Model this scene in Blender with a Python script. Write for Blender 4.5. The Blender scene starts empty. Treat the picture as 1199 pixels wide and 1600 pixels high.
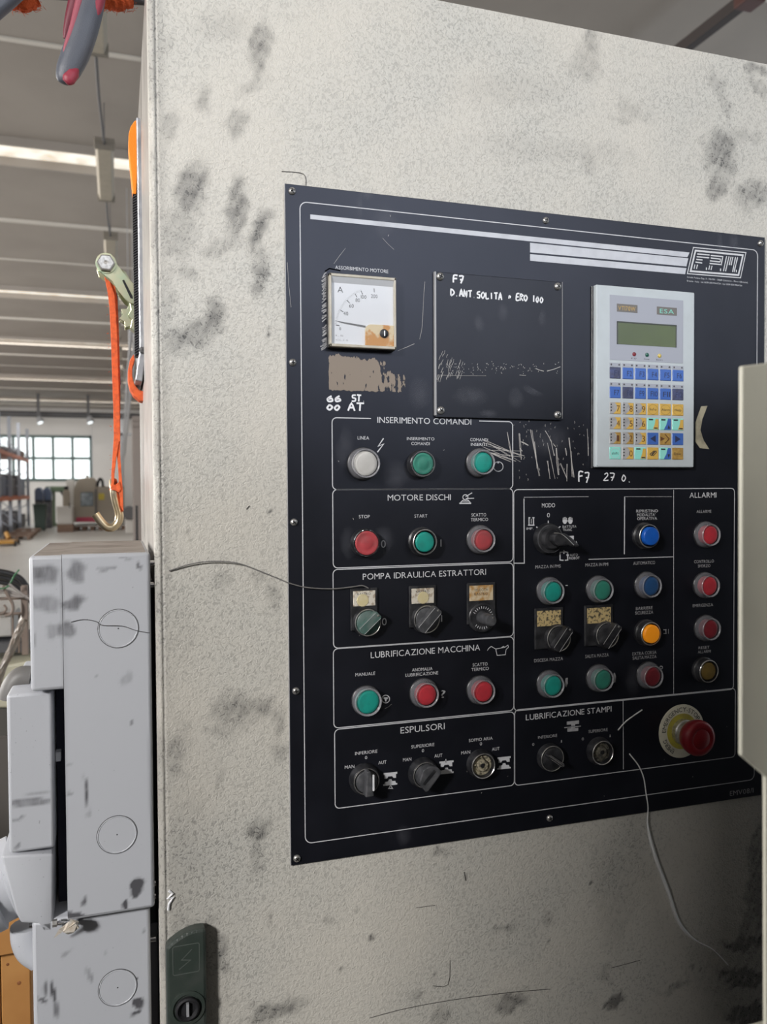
import bpy, bmesh, math, random
import numpy as np
from mathutils import Vector, Matrix, Quaternion
random.seed(5)
S = bpy.context.scene
COL = S.collection
PI = math.pi
# ------------------------------------------------------------------ camera
FPX = 1275.0
CAM = Vector((0, -0.8, 1.5))
def cam_axes(yaw, pitch, roll):
    yaw, pitch, roll = map(math.radians, (yaw, pitch, roll))
    F = Vector((math.sin(yaw)*math.cos(pitch), math.cos(yaw)*math.cos(pitch), math.sin(pitch)))
    R0 = Vector((math.cos(yaw), -math.sin(yaw), 0)); U0 = R0.cross(F)
    R = R0*math.cos(roll)+U0*math.sin(roll); U = -R0*math.sin(roll)+U0*math.cos(roll)
    return R, U, F
CR, CU, CF = cam_axes(18.096, -1.539, -0.33)
cd = bpy.data.cameras.new('camera'); cam = bpy.data.objects.new('camera', cd); COL.objects.link(cam)
cam.matrix_world = Matrix(((CR.x, CU.x, -CF.x, CAM.x), (CR.y, CU.y, -CF.y, CAM.y), (CR.z, CU.z, -CF.z, CAM.z), (0, 0, 0, 1)))
cd.sensor_fit = 'HORIZONTAL'; cd.sensor_width = 36; cd.lens = FPX*36/1199
cd.clip_start = 0.02; cd.clip_end = 200
cd.dof.use_dof = True; cd.dof.focus_distance = 0.86; cd.dof.aperture_fstop = 12
S.camera = cam
# ------------------------------------------------------------------ world, lights, exposure
w = bpy.data.worlds.new('world'); S.world = w; w.use_nodes = True
bg = w.node_tree.nodes['Background']; bg.inputs[0].default_value = (0.86, 0.93, 1.0, 1); bg.inputs[1].default_value = 1.0
def area(name, loc, target, sx, sy, power, col):
    l = bpy.data.lights.new(name, 'AREA'); l.shape = 'RECTANGLE'; l.size = sx; l.size_y = sy; l.energy = power; l.color = col
    o = bpy.data.objects.new(name, l); COL.objects.link(o); o.location = loc
    o.rotation_euler = (Vector(target)-Vector(loc)).to_track_quat('-Z', 'Y').to_euler(); return o
area('added_key', (-2.6, -2.5, 2.75), (0.3, 0, 1.7), 0.45, 0.45, 175, (1.0, 0.975, 0.95))  # added key light at upper left; no gate opens there
area('added_hall_fill', (-15.5, 22, 3.4), (0, 24, 2.0), 40, 3.5, 6400, (1.0, 0.97, 0.94))  # added fill for the hall; the left wall has no windows
area('added_rear_light', (2.0, -8.8, 4.5), (0.8, 0, 2.0), 6, 1.8, 400, (0.84, 0.90, 1.0))  # added behind the camera for the door top and panel reflection; no gate
for yy_, pw_ in ((25.4, 450), (33.7, 600), (41.5, 560)):
    area('skylight_daylight', (-3, yy_, 5.9), (-3, yy_+0.6, 0), 22, 0.8, pw_, (1.0, 0.97, 0.92))
S.view_settings.view_transform = 'Standard'; S.view_settings.look = 'None'
S.view_settings.gamma = 1; S.view_settings.use_curve_mapping = False
S.view_settings.exposure = 0.0
# ------------------------------------------------------------------ points from measured positions on real planes
def P(px, py, Y=0.0):
    r = CF+CR*((px-599.5)/FPX)-CU*((py-800)/FPX)
    return CAM+r*((Y-CAM.y)/r.y)
def G(px, py, z=0.0):
    r = CF+CR*((px-599.5)/FPX)-CU*((py-800)/FPX)
    return CAM+r*((z-CAM.z)/r.z)
# ------------------------------------------------------------------ materials
def mat(name, col, rough=0.5, metal=0.0, emit=None, es=0.0, noise=None, bump=None, spec=0.5, alpha=None):
    """noise=(scale, amount, colour2); bump=(scale, strength)"""
    m = bpy.data.materials.new(name); m.use_nodes = True; nt = m.node_tree; b = nt.nodes['Principled BSDF']
    b.inputs['Base Color'].default_value = (*col, 1); b.inputs['Roughness'].default_value = rough
    b.inputs['Metallic'].default_value = metal; b.inputs['Specular IOR Level'].default_value = spec
    if emit: b.inputs['Emission Color'].default_value = (*emit, 1); b.inputs['Emission Strength'].default_value = es
    tc = nt.nodes.new('ShaderNodeTexCoord')
    if noise:
        n = nt.nodes.new('ShaderNodeTexNoise'); n.inputs['Scale'].default_value = noise[0]; n.inputs['Detail'].default_value = 6
        nt.links.new(tc.outputs['Object'], n.inputs['Vector'])
        r = nt.nodes.new('ShaderNodeValToRGB'); r.color_ramp.elements[0].position = 0.5-noise[1]*0.5; r.color_ramp.elements[1].position = 0.5+noise[1]*0.5
        lo, hi = (noise[3], noise[4]) if len(noise) > 3 else (0.42, 0.66)
        r.color_ramp.elements[0].position = lo; r.color_ramp.elements[1].position = hi
        r.color_ramp.elements[0].color = (*col, 1); r.color_ramp.elements[1].color = (*[c*(1-noise[1])+d*noise[1] for c, d in zip(col, noise[2])], 1)
        nt.links.new(n.outputs['Fac'], r.inputs['Fac']); nt.links.new(r.outputs['Color'], b.inputs['Base Color'])
        if emit: nt.links.new(r.outputs['Color'], b.inputs['Emission Color'])
    if bump:
        n = nt.nodes.new('ShaderNodeTexNoise'); n.inputs['Scale'].default_value = bump[0]; n.inputs['Detail'].default_value = 3
        nt.links.new(tc.outputs['Object'], n.inputs['Vector'])
        u = nt.nodes.new('ShaderNodeBump'); u.inputs['Strength'].default_value = bump[1]; u.inputs['Distance'].default_value = 0.001
        nt.links.new(n.outputs['Fac'], u.inputs['Height']); nt.links.new(u.outputs['Normal'], b.inputs['Normal'])
    return m
def clear(name, tint, fac, rough=0.3):
    """see-through plastic or glass: share `fac` of the light meets the surface, the rest passes"""
    m = bpy.data.materials.new(name); m.use_nodes = True; nt = m.node_tree; b = nt.nodes['Principled BSDF']
    b.inputs['Base Color'].default_value = (*tint, 1); b.inputs['Roughness'].default_value = rough
    t = nt.nodes.new('ShaderNodeBsdfTransparent'); x = nt.nodes.new('ShaderNodeMixShader'); x.inputs[0].default_value = fac
    nt.links.new(t.outputs[0], x.inputs[1]); nt.links.new(b.outputs[0], x.inputs[2]); nt.links.new(x.outputs[0], nt.nodes['Material Output'].inputs[0])
    return m
# wrinkle-lacquer of the cabinet with a grime attribute
def door_material():
    m = bpy.data.materials.new('wrinkle_lacquer'); m.use_nodes = True; nt = m.node_tree; N = nt.nodes; L = nt.links; b = N['Principled BSDF']
    tc = N.new('ShaderNodeTexCoord')
    at = N.new('ShaderNodeAttribute'); at.attribute_name = 'grime'
    n1 = N.new('ShaderNodeTexNoise'); n1.inputs['Scale'].default_value = 300; n1.inputs['Detail'].default_value = 2.0; n1.inputs['Distortion'].default_value = 1.1
    n2 = N.new('ShaderNodeTexNoise'); n2.inputs['Scale'].default_value = 9; n2.inputs['Detail'].default_value = 6
    n3 = N.new('ShaderNodeTexNoise'); n3.inputs['Scale'].default_value = 130; n3.inputs['Detail'].default_value = 5
    for n in (n1, n2, n3): L.new(tc.outputs['Object'], n.inputs['Vector'])
    def math_(op, a, bb=None, c=None, clamp=False):
        q = N.new('ShaderNodeMath'); q.operation = op; q.use_clamp = clamp
        for i, v in enumerate((a, bb, c)):
            if v is None: continue
            if isinstance(v, (int, float)): q.inputs[i].default_value = v
            else: L.new(v, q.inputs[i])
        return q.outputs[0]
    def mr(v, a, bb, c=0.0, d=1.0):
        q = N.new('ShaderNodeMapRange'); L.new(v, q.inputs[0]); q.inputs[1].default_value = a; q.inputs[2].default_value = bb; q.inputs[3].default_value = c; q.inputs[4].default_value = d; return q.outputs[0]
    pits = mr(n1.outputs['Fac'], 0.50, 0.38)                      # crevices of the wrinkle
    large = mr(n2.outputs['Fac'], 0.35, 0.7)
    fine = mr(n3.outputs['Fac'], 0.3, 0.7, 0.85, 1.1)
    g = math_('MULTIPLY', at.outputs['Fac'], fine, clamp=True)
    pitg = math_('MULTIPLY', pits, math_('ADD', math_('MULTIPLY', g, 0.9), math_('ADD', math_('MULTIPLY', large, 0.24), 0.10)), clamp=True)
    dirt = math_('MAXIMUM', math_('MULTIPLY', g, 0.80), pitg)
    c1 = N.new('ShaderNodeMixRGB'); c1.inputs[1].default_value = (0.575, 0.55, 0.495, 1); c1.inputs[2].default_value = (0.52, 0.51, 0.47, 1); L.new(large, c1.inputs[0])
    c2 = N.new('ShaderNodeMixRGB'); L.new(c1.outputs[0], c2.inputs[1]); c2.inputs[2].default_value = (0.075, 0.074, 0.072, 1); L.new(dirt, c2.inputs[0])
    L.new(c2.outputs[0], b.inputs['Base Color'])
    L.new(mr(dirt, 0, 1, 0.42, 0.6), b.inputs['Roughness'])
    u = N.new('ShaderNodeBump'); u.inputs['Strength'].default_value = 0.85; u.inputs['Distance'].default_value = 0.0009
    L.new(n1.outputs['Fac'], u.inputs['Height']); L.new(u.outputs['Normal'], b.inputs['Normal'])
    return m
M_DOOR = door_material()
M_BODY = mat('bare_side_paint', (0.44, 0.42, 0.39), 0.32, 0.25, noise=(30, 0.5, (0.22, 0.21, 0.2)), bump=(500, 0.15))
M_PANEL = mat('black_panel', (0.0028, 0.0032, 0.0055), 0.44, noise=(14, 0.7, (0.008, 0.0085, 0.013)), spec=0.62)
for m_ in (M_PANEL,): m_.node_tree.nodes['Principled BSDF'].inputs['Specular Tint'].default_value = (.80, .84, 1.0, 1)
M_EDGE = mat('panel_edge', (0.35, 0.35, 0.36), 0.4)
M_PRINT = mat('print_white', (0.62, 0.63, 0.66), 0.5, noise=(160, 0.12, (0.3, 0.3, 0.32)))
M_BAR = mat('print_bar', (0.55, 0.57, 0.62), 0.45, noise=(60, 0.3, (0.35, 0.36, 0.4)))
M_PRINT_SHADED = mat('print_shaded', (0.42, 0.42, 0.44), 0.5, noise=(220, 0.25, (0.1, 0.1, 0.11)))  # greyer copy for lower-right print; dirt and shade put in its colour
def haze_material():
    m = clear('finger_haze', (0.30, 0.31, 0.36), 0.1, 0.7); nt = m.node_tree; N = nt.nodes; L = nt.links
    mix = [q for q in N if q.type == 'MIX_SHADER'][0]
    tc = N.new('ShaderNodeTexCoord'); mp = N.new('ShaderNodeMapping'); mp.inputs['Location'].default_value = (-.5, -.5, -.5); L.new(tc.outputs['Generated'], mp.inputs[0])
    sx = N.new('ShaderNodeSeparateXYZ'); L.new(mp.outputs[0], sx.inputs[0]); cb = N.new('ShaderNodeCombineXYZ'); L.new(sx.outputs[0], cb.inputs[0]); L.new(sx.outputs[2], cb.inputs[2])
    ln = N.new('ShaderNodeVectorMath'); ln.operation = 'LENGTH'; L.new(cb.outputs[0], ln.inputs[0])
    mr = N.new('ShaderNodeMapRange'); L.new(ln.outputs['Value'], mr.inputs[0]); mr.inputs[1].default_value = .48; mr.inputs[2].default_value = .12; mr.inputs[3].default_value = 0; mr.inputs[4].default_value = .17
    n = N.new('ShaderNodeTexNoise'); n.inputs['Scale'].default_value = 120; n.inputs['Detail'].default_value = 5; L.new(tc.outputs['Object'], n.inputs['Vector'])
    mu = N.new('ShaderNodeMath'); mu.operation = 'MULTIPLY'; L.new(mr.outputs[0], mu.inputs[0]); L.new(n.outputs['Fac'], mu.inputs[1]); L.new(mu.outputs[0], mix.inputs[0]); return m
M_SMUDGE = haze_material()
M_MARKER = mat('marker_white', (0.78, 0.79, 0.82), 0.6)
M_SCRATCH = mat('scratch', (0.50, 0.48, 0.46), 0.5)
M_STEEL = mat('steel_screw', (0.62, 0.61, 0.59), 0.32, 0.85, noise=(300, 0.5, (0.2, 0.19, 0.18)))
M_CHROME = mat('chrome', (0.75, 0.75, 0.76), 0.18, 1.0)
M_BLACKP = mat('black_plastic', (0.014, 0.0145, 0.017), 0.36, noise=(90, 0.6, (0.06, 0.06, 0.065)))
M_GREYK = mat('grey_knob', (0.05, 0.052, 0.057), 0.42, noise=(120, 0.6, (0.13, 0.13, 0.14)))
M_DARK = mat('dark_void', (0.008, 0.008, 0.01), 0.7)
M_GREEN = mat('cap_green', (0.012, 0.29, 0.235), 0.42, noise=(90, 0.35, (0.02, 0.12, 0.11)))
M_GREEN2 = mat('cap_dirty_green', (0.03, 0.21, 0.15), 0.5, noise=(70, 0.5, (0.03, 0.09, 0.08)))
M_RED = mat('cap_red', (0.50, 0.035, 0.05), 0.42, noise=(70, 0.5, (0.22, 0.03, 0.04)))
M_RED2 = mat('cap_dirty_red', (0.42, 0.055, 0.065), 0.5, noise=(60, 0.6, (0.18, 0.07, 0.07)))
M_DKRED = mat('cap_dark_red', (0.22, 0.02, 0.03), 0.42, noise=(60, 0.6, (0.09, 0.015, 0.02)))
M_WHITE = mat('cap_white', (0.55, 0.54, 0.52), 0.45, noise=(60, 0.4, (0.36, 0.35, 0.33)))
M_BLUE = mat('cap_blue', (0.01, 0.11, 0.52), 0.35, noise=(60, 0.3, (0.02, 0.06, 0.25)))
M_DKBLUE = mat('cap_dim_blue', (0.02, 0.075, 0.20), 0.4, noise=(60, 0.6, (0.02, 0.03, 0.07)))
M_ORANGE = mat('cap_orange', (0.78, 0.26, 0.01), 0.4, emit=(0.78, 0.26, 0.01), es=0.25)
M_YELLOW = mat('cap_brown_yellow', (0.20, 0.13, 0.03), 0.45, noise=(60, 0.6, (0.07, 0.05, 0.02)))
M_BOOT = clear('silicone_boot', (0.34, 0.34, 0.37), 0.36, 0.25)
M_BOOTRIM = clear('silicone_rim', (0.46, 0.46, 0.49), 0.42, 0.2)
# ------------------------------------------------------------------ object helpers
def tag(o, label=None, cat=None, group=None, kind=None):
    if label: o['label'] = label
    if cat: o['category'] = cat
    if group: o['group'] = group
    if kind: o['kind'] = kind
    return o
def thing(name, loc, label=None, cat=None, group=None, kind=None):
    o = bpy.data.objects.new(name, None); COL.objects.link(o); o.location = loc; o.empty_display_size = 0.02
    return tag(o, label, cat, group, kind)
def wloc(o):
    v = Vector((0, 0, 0))
    while o: v += o.location; o = o.parent
    return v
def obj(name, bm, m, parent=None, label=None, smooth=None, loc=None):
    """bm in world coordinates"""
    org = wloc(parent) if parent else (Vector(loc) if loc is not None else Vector((0, 0, 0)))
    bmesh.ops.translate(bm, verts=bm.verts, vec=-org)
    me = bpy.data.meshes.new(name)
    if smooth is not None:
        for f in bm.faces: f.smooth = True
        for e in bm.edges:
            if len(e.link_faces) == 2 and e.calc_face_angle(0) > math.radians(smooth): e.smooth = False
    bm.to_mesh(me); bm.free()
    for mm in (m if isinstance(m, (list, tuple)) else [m]): me.materials.append(mm)
    o = bpy.data.objects.new(name, me); COL.objects.link(o)
    if parent: o.parent = parent
    else: o.location = org
    if label: o['label'] = label
    return o
def NB(): return bmesh.new()
def box(bm, a, b, bev=0.0, seg=2, mi=0, skipx=None):
    a = Vector(a); b = Vector(b)
    lo = Vector((min(a.x, b.x), min(a.y, b.y), min(a.z, b.z))); hi = Vector((max(a.x, b.x), max(a.y, b.y), max(a.z, b.z)))
    t = bmesh.new()
    bmesh.ops.create_cube(t, size=1)
    for v in t.verts: v.co = Vector(((lo.x+hi.x)/2+v.co.x*(hi.x-lo.x), (lo.y+hi.y)/2+v.co.y*(hi.y-lo.y), (lo.z+hi.z)/2+v.co.z*(hi.z-lo.z)))
    if bev: bmesh.ops.bevel(t, geom=[e for e in t.edges if skipx is None or not all(abs(v.co.x-skipx) < 1e-6 for v in e.verts)], offset=bev, segments=seg, affect='EDGES', profile=0.5)
    merge(bm, t, mi); return bm
def merge(bm, t, mi=0):
    vm = {v: bm.verts.new(v.co) for v in t.verts}
    for f in t.faces:
        try:
            nf = bm.faces.new([vm[v] for v in f.verts]); nf.material_index = mi; nf.smooth = f.smooth
        except ValueError: pass
    t.free()
def frame_of(d):
    d = Vector(d).normalized(); a = Vector((0, 0, 1)) if abs(d.z) < 0.9 else Vector((1, 0, 0))
    u = d.cross(a).normalized(); return u, u.cross(d).normalized(), d
def tube(bm, pts, r, n=10, closed=False, mi=0):
    pts = [Vector(p) for p in pts]; rs = r if isinstance(r, (list, tuple)) else [r]*len(pts)
    u, v, _ = frame_of(pts[1]-pts[0]); rings = []
    for i, p in enumerate(pts):
        d = (pts[min(i+1, len(pts)-1)]-pts[max(i-1, 0)]).normalized()
        u = (u-d*u.dot(d)).normalized(); v = d.cross(u)
        rings.append([bm.verts.new(p+(u*math.cos(2*PI*k/n)+v*math.sin(2*PI*k/n))*rs[i]) for k in range(n)])
    for a, b in zip(rings, rings[1:]):
        for k in range(n): bm.faces.new((a[k], a[(k+1) % n], b[(k+1) % n], b[k])).material_index = mi
    bm.faces.new(rings[0][::-1]).material_index = mi; bm.faces.new(rings[-1]).material_index = mi
    return bm
def lathe(bm, c, prof, axis=(0, -1, 0), n=32, mi=0):
    """prof: list of (radius, height along axis) from the base"""
    c = Vector(c); u, v, d = frame_of(axis); rings = []
    for r, h in prof:
        if r < 1e-6: rings.append([bm.verts.new(c+d*h)])
        else: rings.append([bm.verts.new(c+d*h+(u*math.cos(2*PI*k/n)+v*math.sin(2*PI*k/n))*r) for k in range(n)])
    for a, b in zip(rings, rings[1:]):
        for k in range(n):
            if len(a) == 1 and len(b) == 1: continue
            if len(a) == 1: f = bm.faces.new((a[0], b[(k+1) % n], b[k]))
            elif len(b) == 1: f = bm.faces.new((a[k], a[(k+1) % n], b[0]))
            else: f = bm.faces.new((a[k], a[(k+1) % n], b[(k+1) % n], b[k]))
            f.material_index = mi
    return bm
def prism(bm, pts, ext, bev=0.0, mi=0):
    """polygon of world points extruded by vector ext"""
    t = bmesh.new(); vs = [t.verts.new(Vector(p)) for p in pts]; f = t.faces.new(vs)
    r = bmesh.ops.extrude_face_region(t, geom=[f]); nv = [g for g in r['geom'] if isinstance(g, bmesh.types.BMVert)]
    bmesh.ops.translate(t, verts=nv, vec=Vector(ext)); bmesh.ops.recalc_face_normals(t, faces=t.faces)
    if bev: bmesh.ops.bevel(t, geom=list(t.edges), offset=bev, segments=2, affect='EDGES', profile=0.5)
    merge(bm, t, mi); return bm
def smooth_path(pts, n=8):
    pts = [Vector(p) for p in pts]; out = []
    for i in range(len(pts)-1):
        p0 = pts[max(i-1, 0)]; p1 = pts[i]; p2 = pts[i+1]; p3 = pts[min(i+2, len(pts)-1)]
        for k in range(n):
            t = k/n; out.append(0.5*((2*p1)+(p2-p0)*t+(2*p0-5*p1+4*p2-p3)*t*t+(3*p1-p0-3*p2+p3)*t**3))
    return out+[pts[-1]]
# ------------------------------------------------------------------ print on vertical faces (plane facing -Y)
GL = {}
def make_glyphs(chars):
    tmp = []
    for ch in chars:
        cu = bpy.data.curves.new('g', 'FONT'); cu.body = ch; cu.size = 1; cu.resolution_u = 3
        o = bpy.data.objects.new('g', cu); COL.objects.link(o); tmp.append((ch, o, cu))
    bpy.context.view_layer.update(); dg = bpy.context.evaluated_depsgraph_get()
    for ch, o, cu in tmp:
        me = bpy.data.meshes.new_from_object(o.evaluated_get(dg))
        vs = [(v.co.x, v.co.y) for v in me.vertices]; fs = [tuple(p.vertices) for p in me.polygons]
        x0 = min(v[0] for v in vs); x1 = max(v[0] for v in vs)
        GL[ch] = ([(x-x0, y) for x, y in vs], fs, x1-x0)
        bpy.data.meshes.remove(me); bpy.data.objects.remove(o); bpy.data.curves.remove(cu)
make_glyphs('ABCDEFGHIJKLMNOPQRSTUVWXYZabcdefghijklmnopqrstuvwxyz0123456789?.,-/\'()=:')
CAPH = 0.73
def text_verts(s):
    x = 0; out = []
    for ch in s:
        if ch == ' ': x += 0.30; continue
        g = GL[ch]
        out.append(([(a+x, b) for a, b in g[0]], g[1])); x += g[2]+(0.10 if ch not in 'I1.' else 0.12)
    return out, x-0.10
def text(s, xl, xr, yc, h, m, parent, Y, name='printed_text', label=None, bold=0):
    """s fills pixel span xl..xr of the photo at height yc on plane Y; h: cap height in px"""
    a = P(xl, yc, Y); b = P(xr, yc, Y)
    sc = (P(xl, yc, Y)-P(xl, yc+1, Y)).length
    tv, wdt = text_verts(s); sx = (b.x-a.x)/wdt; sz = h*sc/CAPH; z0 = (P((xl+xr)/2, yc, Y).z)-h*sc/2
    bm = NB()
    for vs, fs in tv:
        V = [bm.verts.new((a.x+x*sx, Y, z0+y*sz)) for x, y in vs]
        for f in fs:
            try: bm.faces.new([V[i] for i in f])
            except ValueError: pass
    return obj(name, bm, m, parent, label)
def strip(bm, pts, wd, Y, closed=False, mi=0):
    """flat ribbon through world XZ points"""
    pts = [Vector((p.x, Y, p.z)) for p in pts]; n = len(pts); L = []; R = []
    for i in range(n):
        if closed: d = pts[(i+1) % n]-pts[i-1]; d1 = (pts[(i+1) % n]-pts[i]).normalized(); d0 = (pts[i]-pts[i-1]).normalized()
        else:
            d1 = (pts[min(i+1, n-1)]-pts[i]); d0 = (pts[i]-pts[max(i-1, 0)])
            if d1.length < 1e-9: d1 = d0
            if d0.length < 1e-9: d0 = d1
            d1 = d1.normalized(); d0 = d0.normalized(); d = d0+d1
        d = (d0+d1); d = d.normalized() if d.length > 1e-6 else d1
        nrm = Vector((-d.z, 0, d.x)); k = 1/max(0.5, abs(d.dot(d1)))
        L.append(bm.verts.new(pts[i]+nrm*wd/2*k)); R.append(bm.verts.new(pts[i]-nrm*wd/2*k))
    for i in range(n if closed else n-1):
        j = (i+1) % n
        try: bm.faces.new((L[i], L[j], R[j], R[i])).material_index = mi
        except ValueError: pass
    return bm
def poly(bm, pts, Y, mi=0):
    f = bm.faces.new([bm.verts.new((p.x, Y, p.z)) for p in pts]); f.material_index = mi
    return bm
def rrect(x0, z0, x1, z1, r, n=5):
    out = []
    for cx, cz, a0 in ((x1-r, z1-r, 0), (x0+r, z1-r, 90), (x0+r, z0+r, 180), (x1-r, z0+r, 270)):
        for k in range(n+1):
            a = math.radians(a0+90*k/n); out.append(Vector((cx+r*math.cos(a), 0, cz+r*math.sin(a))))
    return out
HF = {  # hand-drawn capitals, strokes in a unit box
'F': [[(0, 0), (.05, 1), (.8, 1.0)], [(.05, .55), (.65, .6)]], '7': [[(0, 1), (.8, .95), (.35, 0)], [(.2, .5), (.8, .55)]],
'D': [[(0, 0), (0, 1), (.7, .7), (.7, .3), (0, 0)]], 'A': [[(0, 0), (.4, 1), (.8, 0)], [(.15, .4), (.7, .4)]],
'N': [[(0, 0), (.1, 1), (.6, 0), (.7, 1)]], 'T': [[(0, 1), (.9, 1)], [(.45, 1), (.4, 0)]], '.': [[(.3, 0), (.4, .05)]],
'S': [[(.8, .95), (.2, .9), (.15, .6), (.7, .45), (.65, .05), (0, .05)]], 'O': [[(.4, 1), (0, .5), (.4, 0), (.8, .5), (.4, 1)]],
'L': [[(.1, 1), (.1, 0), (.8, .05)]], 'I': [[(.4, 0), (.4, 1)]], '=': [[(.2, .3), (.25, .8), (.55, .7), (.4, .4)]],
'E': [[(.8, 1), (.1, .95), (0, 0), (.8, .05)], [(.1, .5), (.6, .5)]], 'R': [[(0, 0), (.1, 1), (.7, .8), (.1, .5), (.8, 0)]],
'1': [[(.4, 0), (.45, 1)]], '0': [[(.4, .9), (.05, .4), (.4, .05), (.75, .5), (.4, .9)]], '2': [[(.1, .8), (.5, 1), (.7, .7), (0, .05), (.8, .05)]],
'6': [[(.6, 1), (.1, .5), (.2, .05), (.7, .15), (.6, .5), (.15, .4)]], ':': [[(.3, .1), (.35, .15)], [(.3, .8), (.35, .85)]], ' ': []}
def hand(s, xl, xr, y0, y1, h, wmm, parent, Y, m=M_MARKER, name='handwriting', label=None):
    """handwriting from (xl,y0) to (xr,y1) px (mid height), h px tall"""
    bm = NB(); n = len(s)
    for i, ch in enumerate(s):
        cx = xl+(xr-xl)*i/n; cw = (xr-xl)/n*0.95; cy = y0+(y1-y0)*i/n
        for j, st in enumerate(HF[ch]):
            pts = [P(cx+cw*a+random.uniform(-.3, .3), cy+h*(0.5-b)+random.uniform(-.4, .4), Y) for a, b in st]
            if len(pts) > 2: pts = smooth_path(pts, 3)
            strip(bm, pts, wmm/1000, Y-0.00002*(j+1)-0.00001*(i % 3))
    return obj(name, bm, m, parent, label)
exec_later = []
# ================================================================== SETTING
H = 6.0
M_FLOOR = mat('floor_resin', (0.34, 0.33, 0.31), 0.35, noise=(0.6, 0.4, (0.26, 0.25, 0.24)))
M_CEIL = mat('ceiling_concrete', (0.33, 0.30, 0.27), 0.8, noise=(0.8, 0.35, (0.25, 0.225, 0.2)))
M_CEILL = mat('ceiling_joint', (0.6, 0.57, 0.52), 0.7)
M_SKY = mat('skylight_sheet', (0.95, 0.91, 0.82), 0.6, emit=(0.95, 0.91, 0.82), es=0.72, noise=(3.2, 0.75, (0.60, 0.48, 0.34), 0.42, 0.66))
M_WALL = mat('white_wall', (0.62, 0.61, 0.60), 0.7, noise=(0.5, 0.3, (0.54, 0.53, 0.52)))
M_WALLB = mat('brown_column', (0.25, 0.215, 0.195), 0.7)
M_GFRAME = mat('green_window_frame', (0.075, 0.12, 0.115), 0.5)
M_PANE = mat('bright_pane', (0.9, 0.97, 1.0), 0.2, emit=(0.90, 0.98, 1.0), es=1.25)
M_DKGREY = mat('dark_grey_metal', (0.09, 0.09, 0.095), 0.5)
M_GALV = mat('galvanised', (0.42, 0.43, 0.45), 0.4, 0.3)
fl = obj('floor', box(NB(), (-16, -9, -0.2), (9, 47, 0)), M_FLOOR); tag(fl, kind='structure')
ce = thing('ceiling', (0, 0, H), kind='structure')
obj('roof_slab', box(NB(), (-16, -9, H+0.10), (9, 47, H+0.3)), M_CEIL, ce)
sky = [(-6.3, -5.5), (2.2, 3.0), (10.63, 11.37), (18.75, 19.55), (25.0, 25.85), (33.2, 34.2), (41.0, 42.0)]
edges = [-9]
for a, b in sky: edges += [a, b]
edges.append(47)
for i in range(0, len(edges), 2):                                     # concrete planks between the skylights
    a, b = edges[i], edges[i+1]; n = max(1, round((b-a)/2.75))
    if abs(a-3.0) < .01: cuts = [3.0, 5.3, 8.1, 10.63]
    elif abs(a-11.37) < .01: cuts = [11.37, 14.0, 16.4, 18.75]
    else: cuts = [a+(b-a)*k/n for k in range(n+1)]
    for j, (c0, c1) in enumerate(zip(cuts, cuts[1:])):
        dz = 0.0 if j % 2 == 0 else 0.03
        obj('ceiling_plank', box(NB(), (-16, c0+0.02, H-dz), (9, c1-0.02, H+0.1), 0.015, 1), M_CEIL, ce)
        if j: obj('joint_strip', box(NB(), (-16, c0-0.035, H-0.045), (9, c0+0.035, H+0.02)), M_CEILL, ce)
for a, b in sky:
    obj('skylight_panel', box(NB(), (-16, a+0.03, H+0.02), (9, b-0.03, H+0.07)), M_SKY, ce)
    for yy in (a, b): obj('skylight_curb', box(NB(), (-16, yy-0.04, H-0.10), (9, yy+0.02, H+0.1)), M_CEIL, ce)
YW = 46.0
wb0 = obj('wall_back', box(NB(), (-16, -9.2, 0), (9, -9, H)), M_WALL); tag(wb0, kind='structure')
wl0 = obj('wall_left', box(NB(), (-16.2, -9, 0), (-16, 47, H)), M_WALL); tag(wl0, kind='structure')
wf = thing('wall_far', (0, YW, 0), kind='structure')
wa = P(12, 752, YW); wb = P(143, 681, YW); wx0 = -9.2; wx1 = wb.x; wz0 = wa.z; wz1 = wb.z
obj('wall_panel', box(NB(), (-16, YW, 0), (wx0, YW+0.3, H)), M_WALL, wf)
obj('wall_panel', box(NB(), (wx0, YW, 0), (wx1, YW+0.3, wz0)), M_WALL, wf)
obj('wall_panel', box(NB(), (wx0, YW, wz1), (wx1, YW+0.3, H)), M_WALL, wf)
xs = [wx1, 0.3, 1.9, 9]
for a, b in zip(xs, xs[1:]): obj('wall_panel', box(NB(), (a+0.01, YW, 0), (b-0.01, YW+0.3, H), 0.02, 1), M_WALL, wf)
wn = thing('window_1', ((wx0+wx1)/2, YW, wz0), kind='structure')
obj('window_frame', box(box(box(NB(), (wx0, YW-0.05, wz1-0.14), (wx1, YW+0.1, wz1)), (wx0, YW-0.05, wz0), (wx1, YW+0.1, wz0+0.14)), (wx1-0.12, YW-0.05, wz0), (wx1, YW+0.1, wz1)), M_GFRAME, wn)
pw = (P(142, 700, YW).x-P(112, 700, YW).x); zm = P(90, 716, YW).z; k = 0
x = wx1
while x > wx0+0.2:
    obj('mullion', box(NB(), (x-pw-0.07, YW-0.04, wz0+0.1), (x-pw+0.07, YW+0.09, wz1-0.1)), M_GFRAME, wn)
    for z0, z1 in ((wz0+0.14, zm), (zm, wz1-0.14)):
        obj('pane', box(NB(), (x-pw+0.07, YW+0.02, z0), (x-0.07, YW+0.04, z1)), M_PANE, wn)
    x -= pw
obj('transom', box(NB(), (wx0, YW-0.035, zm-0.07), (wx1, YW+0.09, zm+0.07)), M_GFRAME, wn)
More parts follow.
